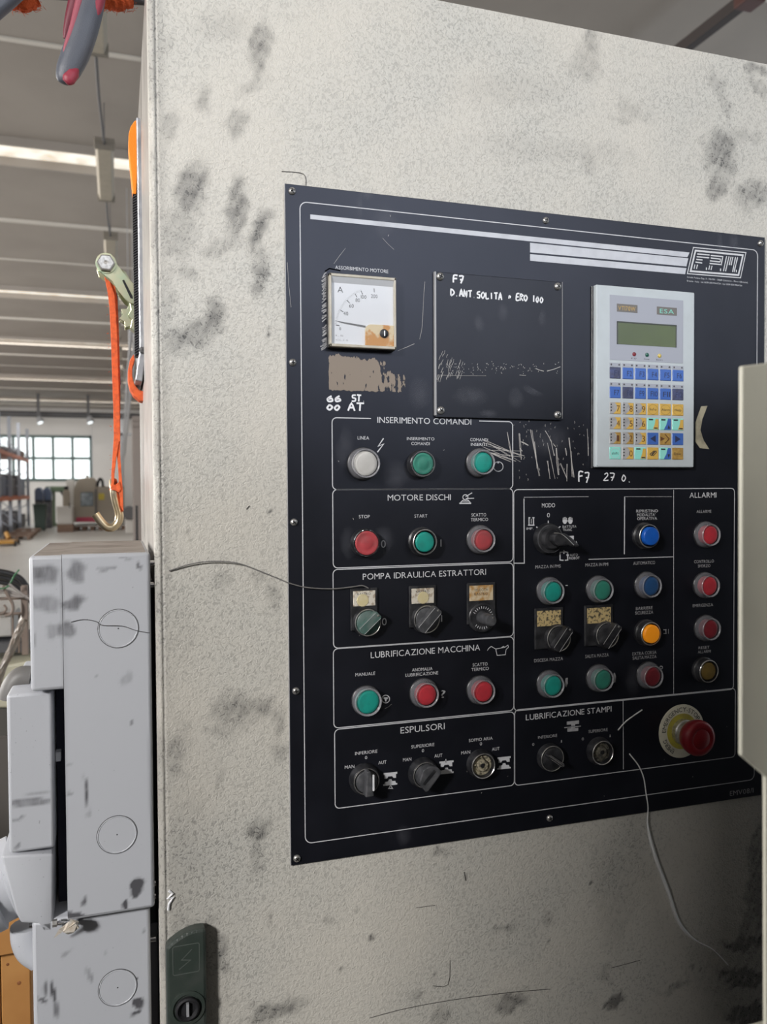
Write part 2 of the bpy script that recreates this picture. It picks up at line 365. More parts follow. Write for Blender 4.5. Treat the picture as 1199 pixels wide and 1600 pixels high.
# brown column at the right of the view down the hall, with the white partition behind
ca = P(209, 830, 22); cb = P(224, 650, 22)
co = obj('wall_right', box(box(NB(), (ca.x, 22, 0), (9, 22.5, cb.z)), (2.2, 22.5, 0), (2.5, 46, H)), M_WALLB); tag(co, kind='structure')
dr = thing('door_1', (P(200, 800, YW-6).x, YW-6, 0), kind='structure')
d0 = P(192, 700, YW-6); d1 = P(207, 700, YW-6)
obj('door_leaf', box(NB(), (d0.x, YW-6, 0), (d1.x, YW-5.9, d0.z+0.6), 0.02, 1), M_WALL, dr)
obj('door_frame', box(box(NB(), (d0.x-0.12, YW-6.05, 0), (d0.x, YW-5.9, d0.z+0.7)), (d0.x-0.12, YW-6.05, d0.z+0.6), (d1.x, YW-5.9, d0.z+0.72)), M_GALV, dr)
# ================================================================== HALL THINGS
# row of ceiling lamps along the aisle
M_LAMP = mat('lamp_body', (0.42, 0.38, 0.31), 0.5, noise=(8, 0.4, (0.3, 0.27, 0.22))); M_CAP = mat('lamp_cap', (0.2, 0.18, 0.15), 0.5)
zl = 5.35
for k in range(9):
    y0 = 9.0+3.45*(k-1) if k else 5.2
    x = P(160, 260, 9.0).x if k == 0 else 0.0
    pc = G(163, 230, zl).x
    xx = pc+0.012*(y0-9)
    t = thing('strip_lamp', (xx, y0, zl), ['nearest grey strip lamp hanging behind the grey and red plier handle', 'grey strip lamp crossing the nearest bright skylight band', 'third strip lamp, just above the ratchet head', 'fourth strip lamp, beside the top of the orange strap', 'fifth strip lamp along the aisle, left of the orange strap', 'sixth strip lamp along the aisle, left of the orange strap', 'seventh strip lamp along the aisle, small beside the strap', 'eighth strip lamp along the aisle, tiny beside the strap', 'farthest strip lamp at the end of the aisle row'][k], 'lamp', 'strip lamps in a row below the ceiling')
    L = 1.7
    hgt = 0.10
    prof = [(-0.105, 0.10), (-0.075, 0.0), (0.075, 0.0), (0.105, 0.10)]
    obj('housing', prism(NB(), [(xx+a, y0, zl+b) for a, b in prof], (0, L, 0), 0.008), M_LAMP, t)
    obj('end_cap', box(NB(), (xx-0.11, y0-0.04, zl-0.01), (xx+0.11, y0, zl+0.12), 0.01), M_CAP, t)
    obj('end_cap', box(NB(), (xx-0.11, y0+L, zl-0.01), (xx+0.11, y0+L+0.04, zl+0.12), 0.01), M_CAP, t)
    obj('cable', tube(NB(), [(xx, y0+L+0.04, zl+0.05), (xx+0.01, y0+L+0.9, zl+0.045), (xx+0.012*((3.76 if k == 0 else 3.41)), y0+(3.76 if k == 0 else 3.41), zl+0.05)], 0.014, 6), M_DKGREY, t)
    obj('hanger_rod', tube(NB(), [(xx, y0+0.3, zl+0.1), (xx, y0+0.3, H)], 0.006, 6), M_DKGREY, t)
    obj('hanger_rod', tube(NB(), [(xx, y0+L-0.3, zl+0.1), (xx, y0+L-0.3, H)], 0.006, 6), M_DKGREY, t)
# pipe across the hall with two drop lamps
yb = 40.0
pa = P(0, 646, yb); pb = P(205, 656, yb)
bm = tube(NB(), [(-15, yb, pa.z), (2.2, yb, pa.z)], 0.14, 10)
t = tag(obj('crane_rail', bm, M_DKGREY, None, smooth=40, loc=(0, yb, pa.z)), 'dark grey pipe rail spanning the hall above the far window', 'pipe')
for k, px in enumerate((60, 138)):
    q = P(px, 652, yb-0.6); t = thing('drop_lamp', (q.x, yb-0.6, q.z-0.3), ['drop lamp on a dark rod above the left part of the far window', 'drop lamp on a dark rod above the right end of the far window'][k], 'lamp', 'drop lamps before the far wall')
    obj('rod', box(NB(), (q.x-0.06, yb-0.66, q.z), (q.x+0.06, yb-0.54, H)), M_DKGREY, t)
    obj('lamp_head', lathe(NB(), (q.x, yb-0.6, q.z+0.05), [(0.02, 0), (0.12, 0.06), (0.16, 0.3), (0, 0.3)], (0.4, -0.2, -1), 14), M_GALV, t)
    obj('bulb', lathe(NB(), (q.x+0.07, yb-0.64, q.z-0.22), [(0.13, 0), (0.11, 0.06), (0, 0.09)], (0.4, -0.2, -1), 14), M_PANE, t)
# conduits running down the aisle at the right
for k, (pxa, pxb) in enumerate(((205, 190), (211, 196), (214, 199))):
    a = P(pxa, 515+6*k, 9.5+k); zc = a.z
    bm = tube(NB(), [(a.x, 9.5+k, zc), (a.x+.05, 30, zc-.35), (a.x+.1, 38, zc-.5)], 0.020-0.002*k, 8)
    tube(bm, [(a.x+.05, 30, zc-.35), (a.x+.05, 30, H)], .008, 5); tube(bm, [(a.x+.01, 12, zc-.05), (a.x+.01, 12, H)], .005, 5)
    tag(obj('conduit', bm, M_GALV, None, smooth=40, loc=(a.x, 9.5+k, zc)), ['thick pale conduit running down the hall, beside the orange strap', 'middle conduit of three beneath the ceiling by the cabinet edge', 'conduit of the three closest to the cabinet edge'][k], 'conduit', 'conduits running down the hall')
# diagonal dark beam above the cabinet at the top right
a = G(1075, 78, 5.6); b = G(1195, -14, 5.6); dv = (b-a).normalized()
n = Vector((-dv.y, dv.x, 0))*0.05
t = thing('roof_brace', a, 'dark brown diagonal bar under the ceiling, above the cabinet top right', 'beam')
obj('bar', prism(NB(), [a-dv*3-n, b+dv*2-n, b+dv*2+n, a-dv*3+n], (0, 0, 0.10), 0.008), mat('rusty_bar', (0.035, 0.027, 0.025), 0.7), t)
c = G(1172, 3, 5.6); obj('clamp', box(NB(), c+Vector((-.09, -.09, -.03)), c+Vector((.09, .09, .4)), 0.01), mat('rust_red', (0.07, 0.025, 0.02), 0.6), t)
# pallet racks on the left
M_ORB = mat('rack_beam', (0.45, 0.13, 0.06), 0.5, noise=(2, 0.4, (0.25, 0.1, 0.06))); M_UP = mat('rack_upright', (0.27, 0.29, 0.33), 0.45)
M_CRATE = mat('dark_goods', (0.055, 0.055, 0.065), 0.6, noise=(6, 0.7, (0.16, 0.15, 0.15))); M_CRATE2 = mat('blue_grey_goods', (0.10, 0.12, 0.17), 0.5); M_BRN = mat('brown_goods', (0.17, 0.10, 0.07), 0.7)
rk = thing('pallet_rack', (-3.9, 29, 0), 'long grey and orange pallet rack loaded with dark goods, left of the aisle', 'rack')
ys = [26.0, 29.2, 32.2, 35.2, 38.6]
zU = P(11, 705, 29.2).z; zL = P(11, 780, 29.2).z
for y in ys:
    for xx in (-3.75, -4.95):
        obj('upright', box(NB(), (xx-0.06, y-0.06, 0), (xx+0.06, y+0.06, 4.3 if y > 20 else 4.6)), M_UP, rk)
    for k, (z0, z1) in enumerate(((0.2, 0.95), (0.95, 0.2), (1.7, 2.4), (2.4, 1.7), (3.1, 3.8))):
        obj('brace', tube(NB(), [(-3.78, y, z0), (-4.92, y, z1+0.2)], 0.025, 5), M_UP, rk)
for a, b in zip(ys, ys[1:]):
    for z in (zL, zU):
        for xx in (-3.72, -4.95): obj('beam', box(NB(), (xx-0.04, a+0.05, z-0.07), (xx+0.04, b-0.05, z+0.07)), M_ORB, rk)
        obj('shelf_deck', box(NB(), (-4.9, a+0.05, z+0.05), (-3.8, b-0.05, z+0.09)), M_ORB, rk)
lab = {0: 'on the floor', 1: 'on the lower shelf', 2: 'on the upper shelf'}
gi = 0
for i, (a, b) in enumerate(zip(ys, ys[1:])):
    for lv, z in ((0, 0.0), (1, zL+0.095), (2, zU+0.095)):
        nn = 2
        for j in range(nn):
            y0 = a+0.15+(b-a-0.25)*j/nn; y1 = y0+(b-a-0.25)/nn-0.08
            hh = random.uniform(0.3, 0.75) if lv == 0 else (random.uniform(0.75, 1.0) if lv == 1 else random.uniform(0.18, 0.4))
            t = thing('goods_crate', (-4.35, (y0+y1)/2, z), None, 'crate', 'goods crates '+lab[lv]+' of the pallet rack')
            m = random.choice([M_CRATE, M_CRATE, M_CRATE2 if lv < 2 else M_BRN])
            t['label'] = ('blue-grey' if m is M_CRATE2 else 'brown' if m is M_BRN else 'dark')+' crate '+lab[lv]+' of the pallet rack, '+['nearest', 'second', 'third', 'farthest'][i]+' bay, '+['near', 'far'][j]+' half'
            bm = box(NB(), (-4.8, y0, z), (-3.85, y1, z+hh*0.8), 0.02, 1)
            obj('crate_body', bm, m, t)
            obj('contents', box(box(NB(), (-4.6, y0+0.1, z+hh*0.75), (-4.1, y1-0.1, z+hh), 0.05, 1), (-4.2, y0+.05, z+hh*.7), (-3.9, y0+.4, z+hh*.9), 0.03, 1), M_CRATE, t)
# blue rounded machines and dark bin past the rack
M_NAVY = mat('navy_cover', (0.055, 0.075, 0.13), 0.3); M_DG = mat('dark_green_bin', (0.02, 0.04, 0.03), 0.5)
for k, px in enumerate((61, 74)):
    y = 34.5+k*1.3; a = P(px-7, 782, y); b = P(px+6, 762, y); zb = 1.12
    t = thing('blue_drum', ((a.x+b.x)/2, y, 0), ['dark blue covered drum at the end of the rack', 'dark blue covered drum just behind the nearer one'][k], 'drum', 'blue drums at the end of the rack')
    wv_ = b.x-a.x; pr = [(a.x, a.z), (a.x, b.z-.1), (a.x+wv_*.3, b.z), (b.x-wv_*.35, b.z+.02), (b.x, b.z-.22), (b.x, a.z)]
    obj('cover', prism(NB(), [(p, y, q) for p, q in pr], (0, 0.9, 0), 0.03), M_NAVY, t)
    obj('stand', box(NB(), (a.x, y+.05, 0), (b.x-.02, y+.85, a.z), 0.03), M_CRATE, t)
a = P(52, 822, 33); b = P(72, 790, 33)
t = thing('waste_bin', ((a.x+b.x)/2, 33, 0), 'dark green waste bin on the floor below the blue drums', 'bin')
obj('bin_body', prism(NB(), [(a.x+.05, 33, 0.04), (a.x, 33, b.z), (b.x, 33, b.z), (b.x-.05, 33, 0.04)], (0, .6, 0), 0.02), M_DG, t)
obj('lid', box(NB(), (a.x-.02, 32.97, b.z), (b.x+.02, 33.63, b.z+.06), 0.02), M_DG, t)
for xx in (a.x+.1, b.x-.1): obj('wheel', lathe(NB(), (xx, 33.1, 0.05), [(0, 0), (.05, 0), (.05, .04), (0, .04)], (1, 0, 0), 12), M_DARK, t)
# green drill stand
q = P(82, 818, 38)
t = thing('drill_stand', (q.x, 38, 0), 'small green drill stand between the blue drums and the pale cabinet', 'machine')
M_GRN = mat('machine_green', (0.12, 0.17, 0.11), 0.5)
obj('column', tube(NB(), [(q.x, 38, 0), (q.x, 38, 1.75)], 0.14, 10), M_GRN, t); obj('foot', box(NB(), (q.x-.4, 37.7, 0), (q.x+.4, 38.3, .12), .03), M_GRN, t)
obj('head', box(NB(), (q.x-.25, 37.6, 1.5), (q.x+.85, 38.1, 1.75), .05), M_GRN, t); obj('handle', tube(NB(), [(q.x+.4, 37.6, 1.5), (q.x+.7, 37.3, 1.0)], .04, 6), M_DARK, t)
# beige machining centre with window and pink stripe
ym = 32.8
M_BEIGE = mat('machine_beige', (0.30, 0.265, 0.215), 0.5, noise=(1.5, 0.3, (0.24, 0.21, 0.17))); M_PALE = mat('machine_pale', (0.46, 0.445, 0.42), 0.5); M_PINK = mat('pink_stripe', (0.42, 0.04, 0.09), 0.5)
def W(px, py, Y=ym): return P(px, py, Y)
t = thing('machining_centre', (W(150, 825).x, ym, 0), 'beige enclosed machining centre with dark window and red stripe at the aisle end', 'machine')
A = W(115, 822); prof = [(115, 816), (115, 765), (120, 751), (127, 747), (146, 746), (150, 752), (150, 816)]
obj('enclosure', prism(NB(), [W(*p) for p in prof], (0, 2.0, 0), 0.04), M_BEIGE, t)
obj('enclosure', prism(NB(), [W(*p, ym+.05) for p in ((150, 816), (150, 760), (194, 759), (194, 816))], (0, 2.0, 0), 0.03), M_BEIGE, t)
obj('door_window', box(NB(), W(126, 791, ym-.03), W(146, 769, ym)+Vector((0, .02, 0)), 0.03), mat('machine_window', (0.05, 0.075, 0.09), 0.2, noise=(3, .8, (.28, .33, .36))), t)
obj('door_rail', box(NB(), W(149, 812, ym-.06), W(150.4, 765, ym)), M_DKGREY, t)
obj('stripe', box(NB(), W(119, 815.5, ym-.02), W(149, 808, ym)), M_PINK, t)
obj('base', box(NB(), W(115, 822, ym-.1), W(196, 817.5, ym+1.9), 0.02), M_PALE, t)
obj('warning_plate', box(NB(), W(154, 781, ym+.02), W(163, 771, ym+.05)), mat('warning_yellow', (0.5, 0.4, 0.05), 0.5), t)
obj('rear_cabinet', box(NB(), W(104, 800, ym+2.2), W(117, 750, ym+2.8), 0.03), M_PALE, t)
obj('hose_loop', tube(NB(), smooth_path([W(152, 760), W(154, 752), W(157, 748), W(160, 752), W(161, 760)], 4), 0.06, 6), M_DARK, t)
obj('motor', box(NB(), W(134, 747, ym+.5), W(139, 743, ym+1)), M_BEIGE, t)
zt = W(110, 823).z
p_ = thing('pallet', (W(160, 826).x, ym, 0), 'wooden pallet base under the beige machining centre', 'pallet')
M_PAL = mat('old_wood', (0.17, 0.11, 0.08), 0.8)
zb = W(150, 822, ym-.1).z
for px in (116, 128, 141, 154, 167, 180, 190):
    a = W(px, 825); obj('block', box(NB(), (a.x, ym-.05, 0), (a.x+.16, ym+1.8, zb-.035)), M_PAL, p_)
for yy in (ym-.08, ym+.6, ym+1.3): obj('board', box(NB(), (W(115, 822).x, yy, zb-.035), (W(196, 822).x, yy+.25, zb-.003)), M_PAL, p_)
# small pale cabinet with a cylinder on it
yc = 31.8
a = P(89, 822, yc); b = P(113.5, 791, yc)
t = thing('pale_floor_cabinet', ((a.x+b.x)/2, yc, 0), 'small pale steel cabinet standing left of the beige machining centre', 'cabinet')
obj('cabinet_body', box(NB(), (a.x, yc, a.z+.06), (b.x, yc+.9, b.z), 0.03), M_PALE, t); obj('cabinet_door', box(NB(), (a.x+.04, yc-.03, a.z+.12), (b.x-.04, yc, b.z-.05), 0.01), M_PALE, t)
obj('handle', box(NB(), (b.x-.12, yc-.06, .9), (b.x-.09, yc-.03, 1.1)), M_DARK, t)
obj('skid', box(NB(), (a.x, yc+.02, 0), (b.x, yc+.85, a.z+.06)), M_PAL, t)
a2 = P(98, 791, yc+.3); b2 = P(109, 765, yc+.3)
t2 = thing('gas_cylinder', ((a2.x+b2.x)/2, yc+.3, b.z), 'dark and beige cylinder standing on the small pale cabinet', 'cylinder')
rr = (b2.x-a2.x)/2
obj('shell', lathe(NB(), ((a2.x+b2.x)/2, yc+.4, b.z), [(0, 0), (rr, 0), (rr, b2.z-b.z-.1), (rr*.6, b2.z-b.z), (0, b2.z-b.z)], (0, 0, 1), 18), M_BEIGE, t2, smooth=40)
obj('valve', tube(NB(), [((a2.x+b2.x)/2, yc+.4, b2.z), ((a2.x+b2.x)/2, yc+.4, b2.z+.12)], .08, 8), M_DARK, t2)
# low dark trolley at the foot of the column, yellow stand and planks at the rack
a = P(196, 822, 30); b = P(208, 790, 30)
t = thing('grey_motor', ((a.x+b.x)/2, 30, 0), 'grey motor unit on the floor right of the beige machine', 'machine')
obj('motor_body', lathe(NB(), ((a.x+b.x)/2, 29.7, .75), [(0, 0), (.22, 0), (.25, .1), (.25, .6), (.18, .7), (0, .7)], (0, 1, 0), 16), M_DKGREY, t); obj('plinth', box(NB(), (a.x, 29.8, 0), (b.x, 30.5, .5), .03), M_PALE, t)
a = P(214, 828, 20); t = thing('guard_rail', (a.x, 20, 0), 'thin dark rail post standing before the brown column', 'post')
obj('post', tube(NB(), [(a.x, 20, 0), (a.x, 20, P(213, 790, 20).z)], .03, 8), M_DARK, t); obj('foot', box(NB(), (a.x-.1, 19.9, 0), (a.x+.12, 20.1, .3), .04), M_DARK, t)
M_YEL = mat('yellow_paint', (0.30, 0.15, 0.02), 0.6)
a = G(14, 852); t = thing('yellow_trolley', (a.x, a.y, 0), 'yellow floor jack standing at the foot of the rack', 'trolley')
obj('chassis', box(NB(), a+Vector((-.3, -.5, .06)), a+Vector((.2, .5, .14)), .03), M_YEL, t); obj('mast', tube(NB(), [a+Vector((0, 0, .2)), a+Vector((-.08, .1, .36))], .06, 8), M_YEL, t)
for dx in (-.28, .18):
    for dy in (-.4, .4): obj('wheel', lathe(NB(), a+Vector((dx, dy, .08)), [(0, 0), (.08, 0), (.08, .06), (0, .06)], (1, 0, 0), 12), M_DARK, t)
for k in range(3):
    a = G(30+7*k, 842-5*k); t = thing('loose_pallet', (a.x, a.y, 0), ['nearest old brown pallet on the floor before the rack', 'middle old brown pallet on the floor before the rack', 'farthest old brown pallet on the floor before the rack'][k], 'pallet', 'old pallets before the rack')
    for j in range(5): obj('board', box(NB(), (a.x-.4, a.y-.6+j*.26, .1), (a.x+.4, a.y-.42+j*.26, .13)), M_PAL, t)
    for dx in (-.38, -.05, .28): obj('bearer', box(NB(), (a.x+dx, a.y-.6, 0), (a.x+dx+.1, a.y+.62, .1)), M_PAL, t)
# ================================================================== ELECTRICAL CABINET
XL, ZT = 0.0332, 2.011
cabt = thing('electrical_cabinet', (0.75, 0.25, 0), 'tall beige wrinkle-painted steel cabinet, smeared with dark finger marks', 'cabinet')
SM = [(408,75,14,38,5,.65),(395,130,30,12,-30,.3),(320,155,13,22,10,.45),(372,195,10,20,15,.45),(262,200,14,28,0,.4),(262,70,12,20,0,.25),(350,40,40,25,0,.2),(300,300,20,45,8,.8),(272,365,35,40,30,.4),(370,325,16,44,8,.8),(345,388,32,16,-25,.35),(405,362,11,38,24,.8),(404,430,12,34,12,.7),(334,492,18,30,10,.8),(300,525,40,22,-30,.65),(290,430,15,15,0,.4),(262,470,10,60,0,.3),
(402,905,12,14,20,.35),(350,905,10,20,10,.3),(428,930,12,18,0,.35),(365,1105,32,24,-5,.6),(350,1140,30,15,0,.4),(412,1108,20,18,0,.65),(395,1115,40,16,0,.35),(440,1130,9,18,0,.5),(280,1010,25,80,0,.22),(270,1180,18,40,5,.6),(285,1150,22,40,0,.35),(440,1175,15,20,0,.4),
(270,1205,20,25,0,.4),(405,1298,14,20,10,.8),(402,1340,13,28,8,.4),(345,1215,9,30,5,.35),(290,1265,35,38,0,.35),(275,1310,30,30,0,.35),(300,1360,20,12,-25,.35),(346,1485,13,28,0,.75),(345,1545,15,50,0,.25),(430,1578,42,14,-14,.75),(300,1440,50,12,-5,.5),(262,1395,12,60,0,.35),(420,1440,8,8,0,.3),
(1127,235,24,34,-5,.75),(1121,290,11,22,-5,.7),(1175,305,26,18,-15,.6),(1143,275,4,20,10,.4),(1125,135,9,30,-22,.35),(1138,170,6,20,-15,.35),(1185,110,22,9,25,.7),(1182,135,20,8,30,.5),(925,60,14,20,20,.5),(918,95,22,30,0,.3),(990,170,24,14,40,.25),(975,185,26,7,15,.25),(1160,215,20,10,15,.3),(800,140,80,20,0,.15),(870,235,110,18,5,.15),(920,255,14,14,0,.3),
(1170,1475,40,13,0,1.1),(1165,1528,44,14,0,1.1),(1180,1588,44,16,0,1.1),(958,1568,10,14,25,1.0),(1058,1535,24,5,-32,.6),(800,1562,28,11,-22,.75),(685,1334,12,9,0,.65),(790,1455,20,6,-20,.5),(775,1460,8,4,0,.4),(1172,1400,8,120,8,.7),(1190,1380,9,120,6,.8),(1150,1520,60,60,0,.4),(944,1522,8,10,0,.5),(690,1590,12,22,0,.4),(655,1560,8,8,0,.4),(510,1440,6,8,-30,.4),(855,1435,8,8,0,.4),(1000,1330,50,60,0,.2),(960,1400,30,80,0,.3),(582,1461,7,3,10,1.2),(921,1378,6,2.5,5,1.3),(860,1476,3,4,0,1.4),(537,1514,3,3,0,1.1),(560,1425,2.5,2.5,0,1.1),(725,1370,2.5,6,0,.9),(1090,1508,14,3,10,1.2),(678,1535,3,6,0,.8),(424,800,2.5,2.5,0,1.2),(421,516,2,6,0,1.0),(300,830,2.5,8,-12,.6)]
def grime_at(px, py):
    g = np.zeros_like(px)
    for cx, cy, rx, ry, an, s in SM:
        a = math.radians(an); dx = px-cx; dy = py-cy
        u = (dx*math.cos(a)+dy*math.sin(a))/rx; v = (-dx*math.sin(a)+dy*math.cos(a))/ry
        d = np.sqrt(u*u+v*v); g = np.maximum(g, s*np.clip((1.45-d)/0.8, 0, 1)) if s < 1.0 else np.maximum(g, s*np.clip((1.25-d)/0.4, 0, 1))
    return g
xa = np.concatenate([XL+np.array([.0004, .0012, .0024, .0040, .0056, .0064, .0070, .0078]), np.arange(XL+.0098, 1.05, 0.0036)]); za = np.arange(0.72, ZT-0.004, 0.0036); za = np.append(za, ZT-0.003)
def build_door():
    nx, nz = len(xa), len(za); X, Z = np.meshgrid(xa, za); Yc = np.zeros_like(X)
    wav = lambda a, b: np.sin(X*a+Z*b)
    # photo coordinates of each vertex, to place the stains where they are on the door
    dx = X-CAM.x; dy = 0-CAM.y; dz = Z-CAM.z
    cx = dx*CR.x+dy*CR.y+dz*CR.z; cy = dx*CU.x+dy*CU.y+dz*CU.z; cz = dx*CF.x+dy*CF.y+dz*CF.z
    px = 599.5+FPX*cx/cz+4*wav(90, 40)+3*wav(210, -150)+2.5*wav(340, 290); py = 800-FPX*cy/cz+5*wav(-50, 95)+3.5*wav(170, 190)+2.5*wav(-310, 420)
    g = grime_at(px, py)
    g = g*(.86+.22*wav(260, 75)*wav(-120, 330)+.12*wav(700, -300))*1.12
    g = np.maximum(g, np.where(X < XL+.0062, .40+.12*np.sin(Z*37)+.1*np.sin(Z*91), 0)); g = np.maximum(g, .85*np.exp(-((X-XL-.0069)/.0010)**2)); g = np.maximum(g, 0.38*np.exp(-((X-XL-.009)/.006)**2))                              # dirty fold at the left edge
    g = np.maximum(g, 0.42*np.exp(-((X-XL)/.06)**2)*np.clip((1.45-Z)/.3, 0, 1))
    low_right_dark = 0.22*np.clip((1.25-Z)/.35, 0, 1)*np.clip((X-.35)/.4, 0, 1); g = np.maximum(g, g*0.8+low_right_dark)  # darker towards the lower right
    y = np.zeros_like(X); y += np.where(X < XL+.006, .006-np.sqrt(np.maximum(.006**2-(.006-(X-XL))**2, 0)), 0)+0.0011*np.exp(-((X-XL-.0068)/.0007)**2)
    vs = np.stack([X, y, Z], -1).reshape(-1, 3); idx = np.arange(nx*nz).reshape(nz, nx)
    f = np.stack([idx[:-1, :-1], idx[:-1, 1:], idx[1:, 1:], idx[1:, :-1]], -1).reshape(-1, 4)
    vs = vs-np.array(cabt.location)
    me = bpy.data.meshes.new('door'); me.from_pydata(vs.tolist(), [], f.tolist()); me.materials.append(M_DOOR)
    at = me.attributes.new('grime', 'FLOAT', 'POINT'); at.data.foreach_set('value', g.reshape(-1).astype(np.float32))
    me.polygons.foreach_set('use_smooth', [True]*len(me.polygons))
    o = bpy.data.objects.new('door', me); COL.objects.link(o); o.parent = cabt; return o
door = build_door()
bm = box(NB(), (XL+.0002, 0.0050, 0.12), (1.15, 0.024, ZT), 0.0006, 1)
obj('door_shell', bm, M_DOOR, cabt)
obj('door_foot', box(NB(), (XL+.002, 0.001, 0.12), (1.15, 0.0066, 0.7205), 0.0), M_DOOR, cabt)
obj('door_top', box(NB(), (1.049, 0.001, 0.7205), (1.15, 0.0066, ZT), 0.0), M_DOOR, cabt)
obj('cabinet_body', box(NB(), (XL+.001, 0.027, 0.10), (1.15, 0.48, ZT-.002), 0.004, 2), M_BODY, cabt)
obj('plinth', box(NB(), (XL+.03, 0.05, 0), (1.12, 0.46, 0.10), 0.004), M_DKGREY, cabt)
obj('door_gasket', box(NB(), (XL+.004, 0.022, 0.12), (1.14, 0.0285, ZT-.005)), M_DARK, cabt)
# dark green latch
M_LATCH = mat('latch_green', (0.035, 0.047, 0.04), 0.35, noise=(40, .5, (.07, .075, .07)))
a = P(259, 1475, -.012); b = P(322, 1460, -.012)
zt = P(290, 1452, -.012).z; x0, x1 = a.x, b.x
top = [Vector((x0+(x1-x0)*t, 0, zt-0.012*(1-t)**2-0.002*(2*t-1)**2)) for t in [i/8 for i in range(9)]]
la = obj('door_latch', prism(NB(), [Vector((x0, 0, .93))]+top+[Vector((x1, 0, .93))], (0, -.014, 0), 0.003), M_LATCH, cabt, 'dark green latch plate')
c = P(293, 1575, -.0142)
obj('lock_ring', lathe(NB(), (c.x, -.0138, c.z), [(.0165, 0), (.0165, .0014), (.0135, .0018), (.0125, .0002), (0, .0001)], n=36), M_LATCH, la, smooth=40)
obj('lock_cylinder', lathe(NB(), (c.x, -.0141, c.z), [(.0112, 0), (.0112, .0035), (.0095, .0045), (.0075, .001), (0, .001)], n=32), M_DARK, la, smooth=40)
obj('key_slot', box(NB(), (c.x-.0012, -.0185, c.z-.006), (c.x+.0012, -.0145, c.z+.006)), M_GALV, la).rotation_euler = (0, 0, 0)
q0 = P(270, 1480, -.0142); q1 = P(312, 1517, -.0142)
bm = NB(); strip(bm, rrect(q0.x, q1.z, q1.x, q0.z, .002), .0008, -.0143, True)
strip(bm, [P(300, 1483, -.0143), P(284, 1500, -.0143), P(298, 1500, -.0143), P(280, 1515, -.0143)], .0009, -.0144)
obj('embossed_mark', bm, mat('latch_edge', (.09, .105, .095), .4), la)
# cream smear and white scribble on the door
bm = NB(); tube(bm, [P(264, 1392, -.001), P(270, 1396, -.001), P(262, 1404, -.001), P(271, 1402, -.001), P(264, 1412, -.001), P(263, 1422, -.001)], .0013, 6)
obj('paint_smear', bm, M_MARKER, cabt, 'white paint smear above the latch')
# long thin scratches in the lacquer
bm = NB(); strip(bm, smooth_path([P(578, 1590), P(640, 1574), P(720, 1560), P(800, 1550), P(860, 1545)], 4), .0008, -.0006)
strip(bm, smooth_path([P(385, 796), P(390, 790)], 2), .001, -.0006); strip(bm, smooth_path([P(440, 268), P(474, 272), P(478, 290)], 4), .0006, -.0006)
strip(bm, smooth_path([P(676, 1540), P(700, 1538), P(703, 1500)], 3), .0006, -.0006); strip(bm, smooth_path([P(1000, 1500), P(955, 1512)], 3), .0007, -.0006)
strip(bm, smooth_path([P(650, 1418), P(680, 1414)], 3), .0006, -.0006); strip(bm, smooth_path([P(725, 1362), P(728, 1376)], 3), .0008, -.0006)
obj('scratch', bm, mat('dark_scratch', (.07, .065, .06), .6), cabt)
# ================================================================== CONTROL PANEL
PF = -0.003; PR = PF-0.00012
pt = thing('control_panel', (0.45, 0, 1.13), 'black control panel with push buttons, switches and white Italian lettering on the cabinet door', 'control panel')
c0 = P(445.5, 286.5, PF); c1 = P(1188.5, 1243, PF); c2 = P(1196, 371, PF); zb = P(455, 1353, PF).z
PX0, PX1, PZ0, PZ1 = c0.x, c2.x, zb, c0.z
plate = obj('plate', box(NB(), (PX0, PF, PZ0), (PX1, -0.0002, PZ1), 0.0004, 1), M_PANEL, pt)
bm = NB(); box(bm, (PX0-.0004, PF+.0003, PZ0), (PX0+.0003, -.0003, PZ1)); obj('plate_edge', bm, M_EDGE, pt)
def Q(px, py): return P(px, py, PR)
def framel(tl, br, r=.0048, wd=.0009, name='frame_line', gap=None):
    a = Q(*tl); b = Q(*br); pts = rrect(a.x, b.z, b.x, a.z, r)
    bm = NB()
    if gap:
        ga, gb = Q(gap[0], tl[1]).x, Q(gap[1], tl[1]).x
        k = 6                                              # after the TR corner comes the TL one
        run = [Vector((ga, 0, a.z))]+pts[6:24]+pts[0:6]+[Vector((gb, 0, a.z))]
        strip(bm, run, wd, PR)
    else: strip(bm, pts, wd, PR, True)
    return obj(name, bm, M_PRINT, pt)
framel((468.8, 315), (1179, 1218), .007)
framel((519, 652.5), (801.6, 763.6), gap=(580, 749))
for tl, br in (((520, 765), (802, 877.5)), ((520.5, 890), (802.5, 994)), ((521, 1014), (803, 1110)), ((523, 1140), (804, 1227)), ((803.2, 765), (1146.5, 1077)), ((804.5, 1109.5), (1149, 1182.5))):
    framel(tl, br)
bm = NB()
strip(bm, [Q(1053, 765), Q(1053, 1085)], .0008, PR); strip(bm, [Q(920, 874), Q(1053, 870)], .0008, PR); strip(bm, [Q(974, 1095), Q(974.5, 1202)], .0008, PR)
strip(bm, [Q(819, 779), Q(819.5, 880), Q(803, 880)], .0011, PR-.0001); strip(bm, [Q(976.5, 776), Q(976, 866)], .0013, PR)
strip(bm, [Q(819, 777), Q(920, 776)], .0004, PR); strip(bm, [Q(976.5, 776), Q(1050, 776)], .0003, PR)
obj('divider_line', bm, M_PRINT, pt)
def quadpx(bm, pts, Y=PR): return poly(bm, [P(x, y, Y) for x, y in pts], Y)
bm = NB(); quadpx(bm, [(485, 335), (485, 342.2), (1074.5, 402), (1078, 394.5)]); obj('print_bar', bm, M_BAR, pt)
bm = NB(); quadpx(bm, [(828.6, 379.3), (828.6, 394.3), (1073, 416.3), (1076, 403.6)]); obj('print_bar', bm, M_BAR, pt)
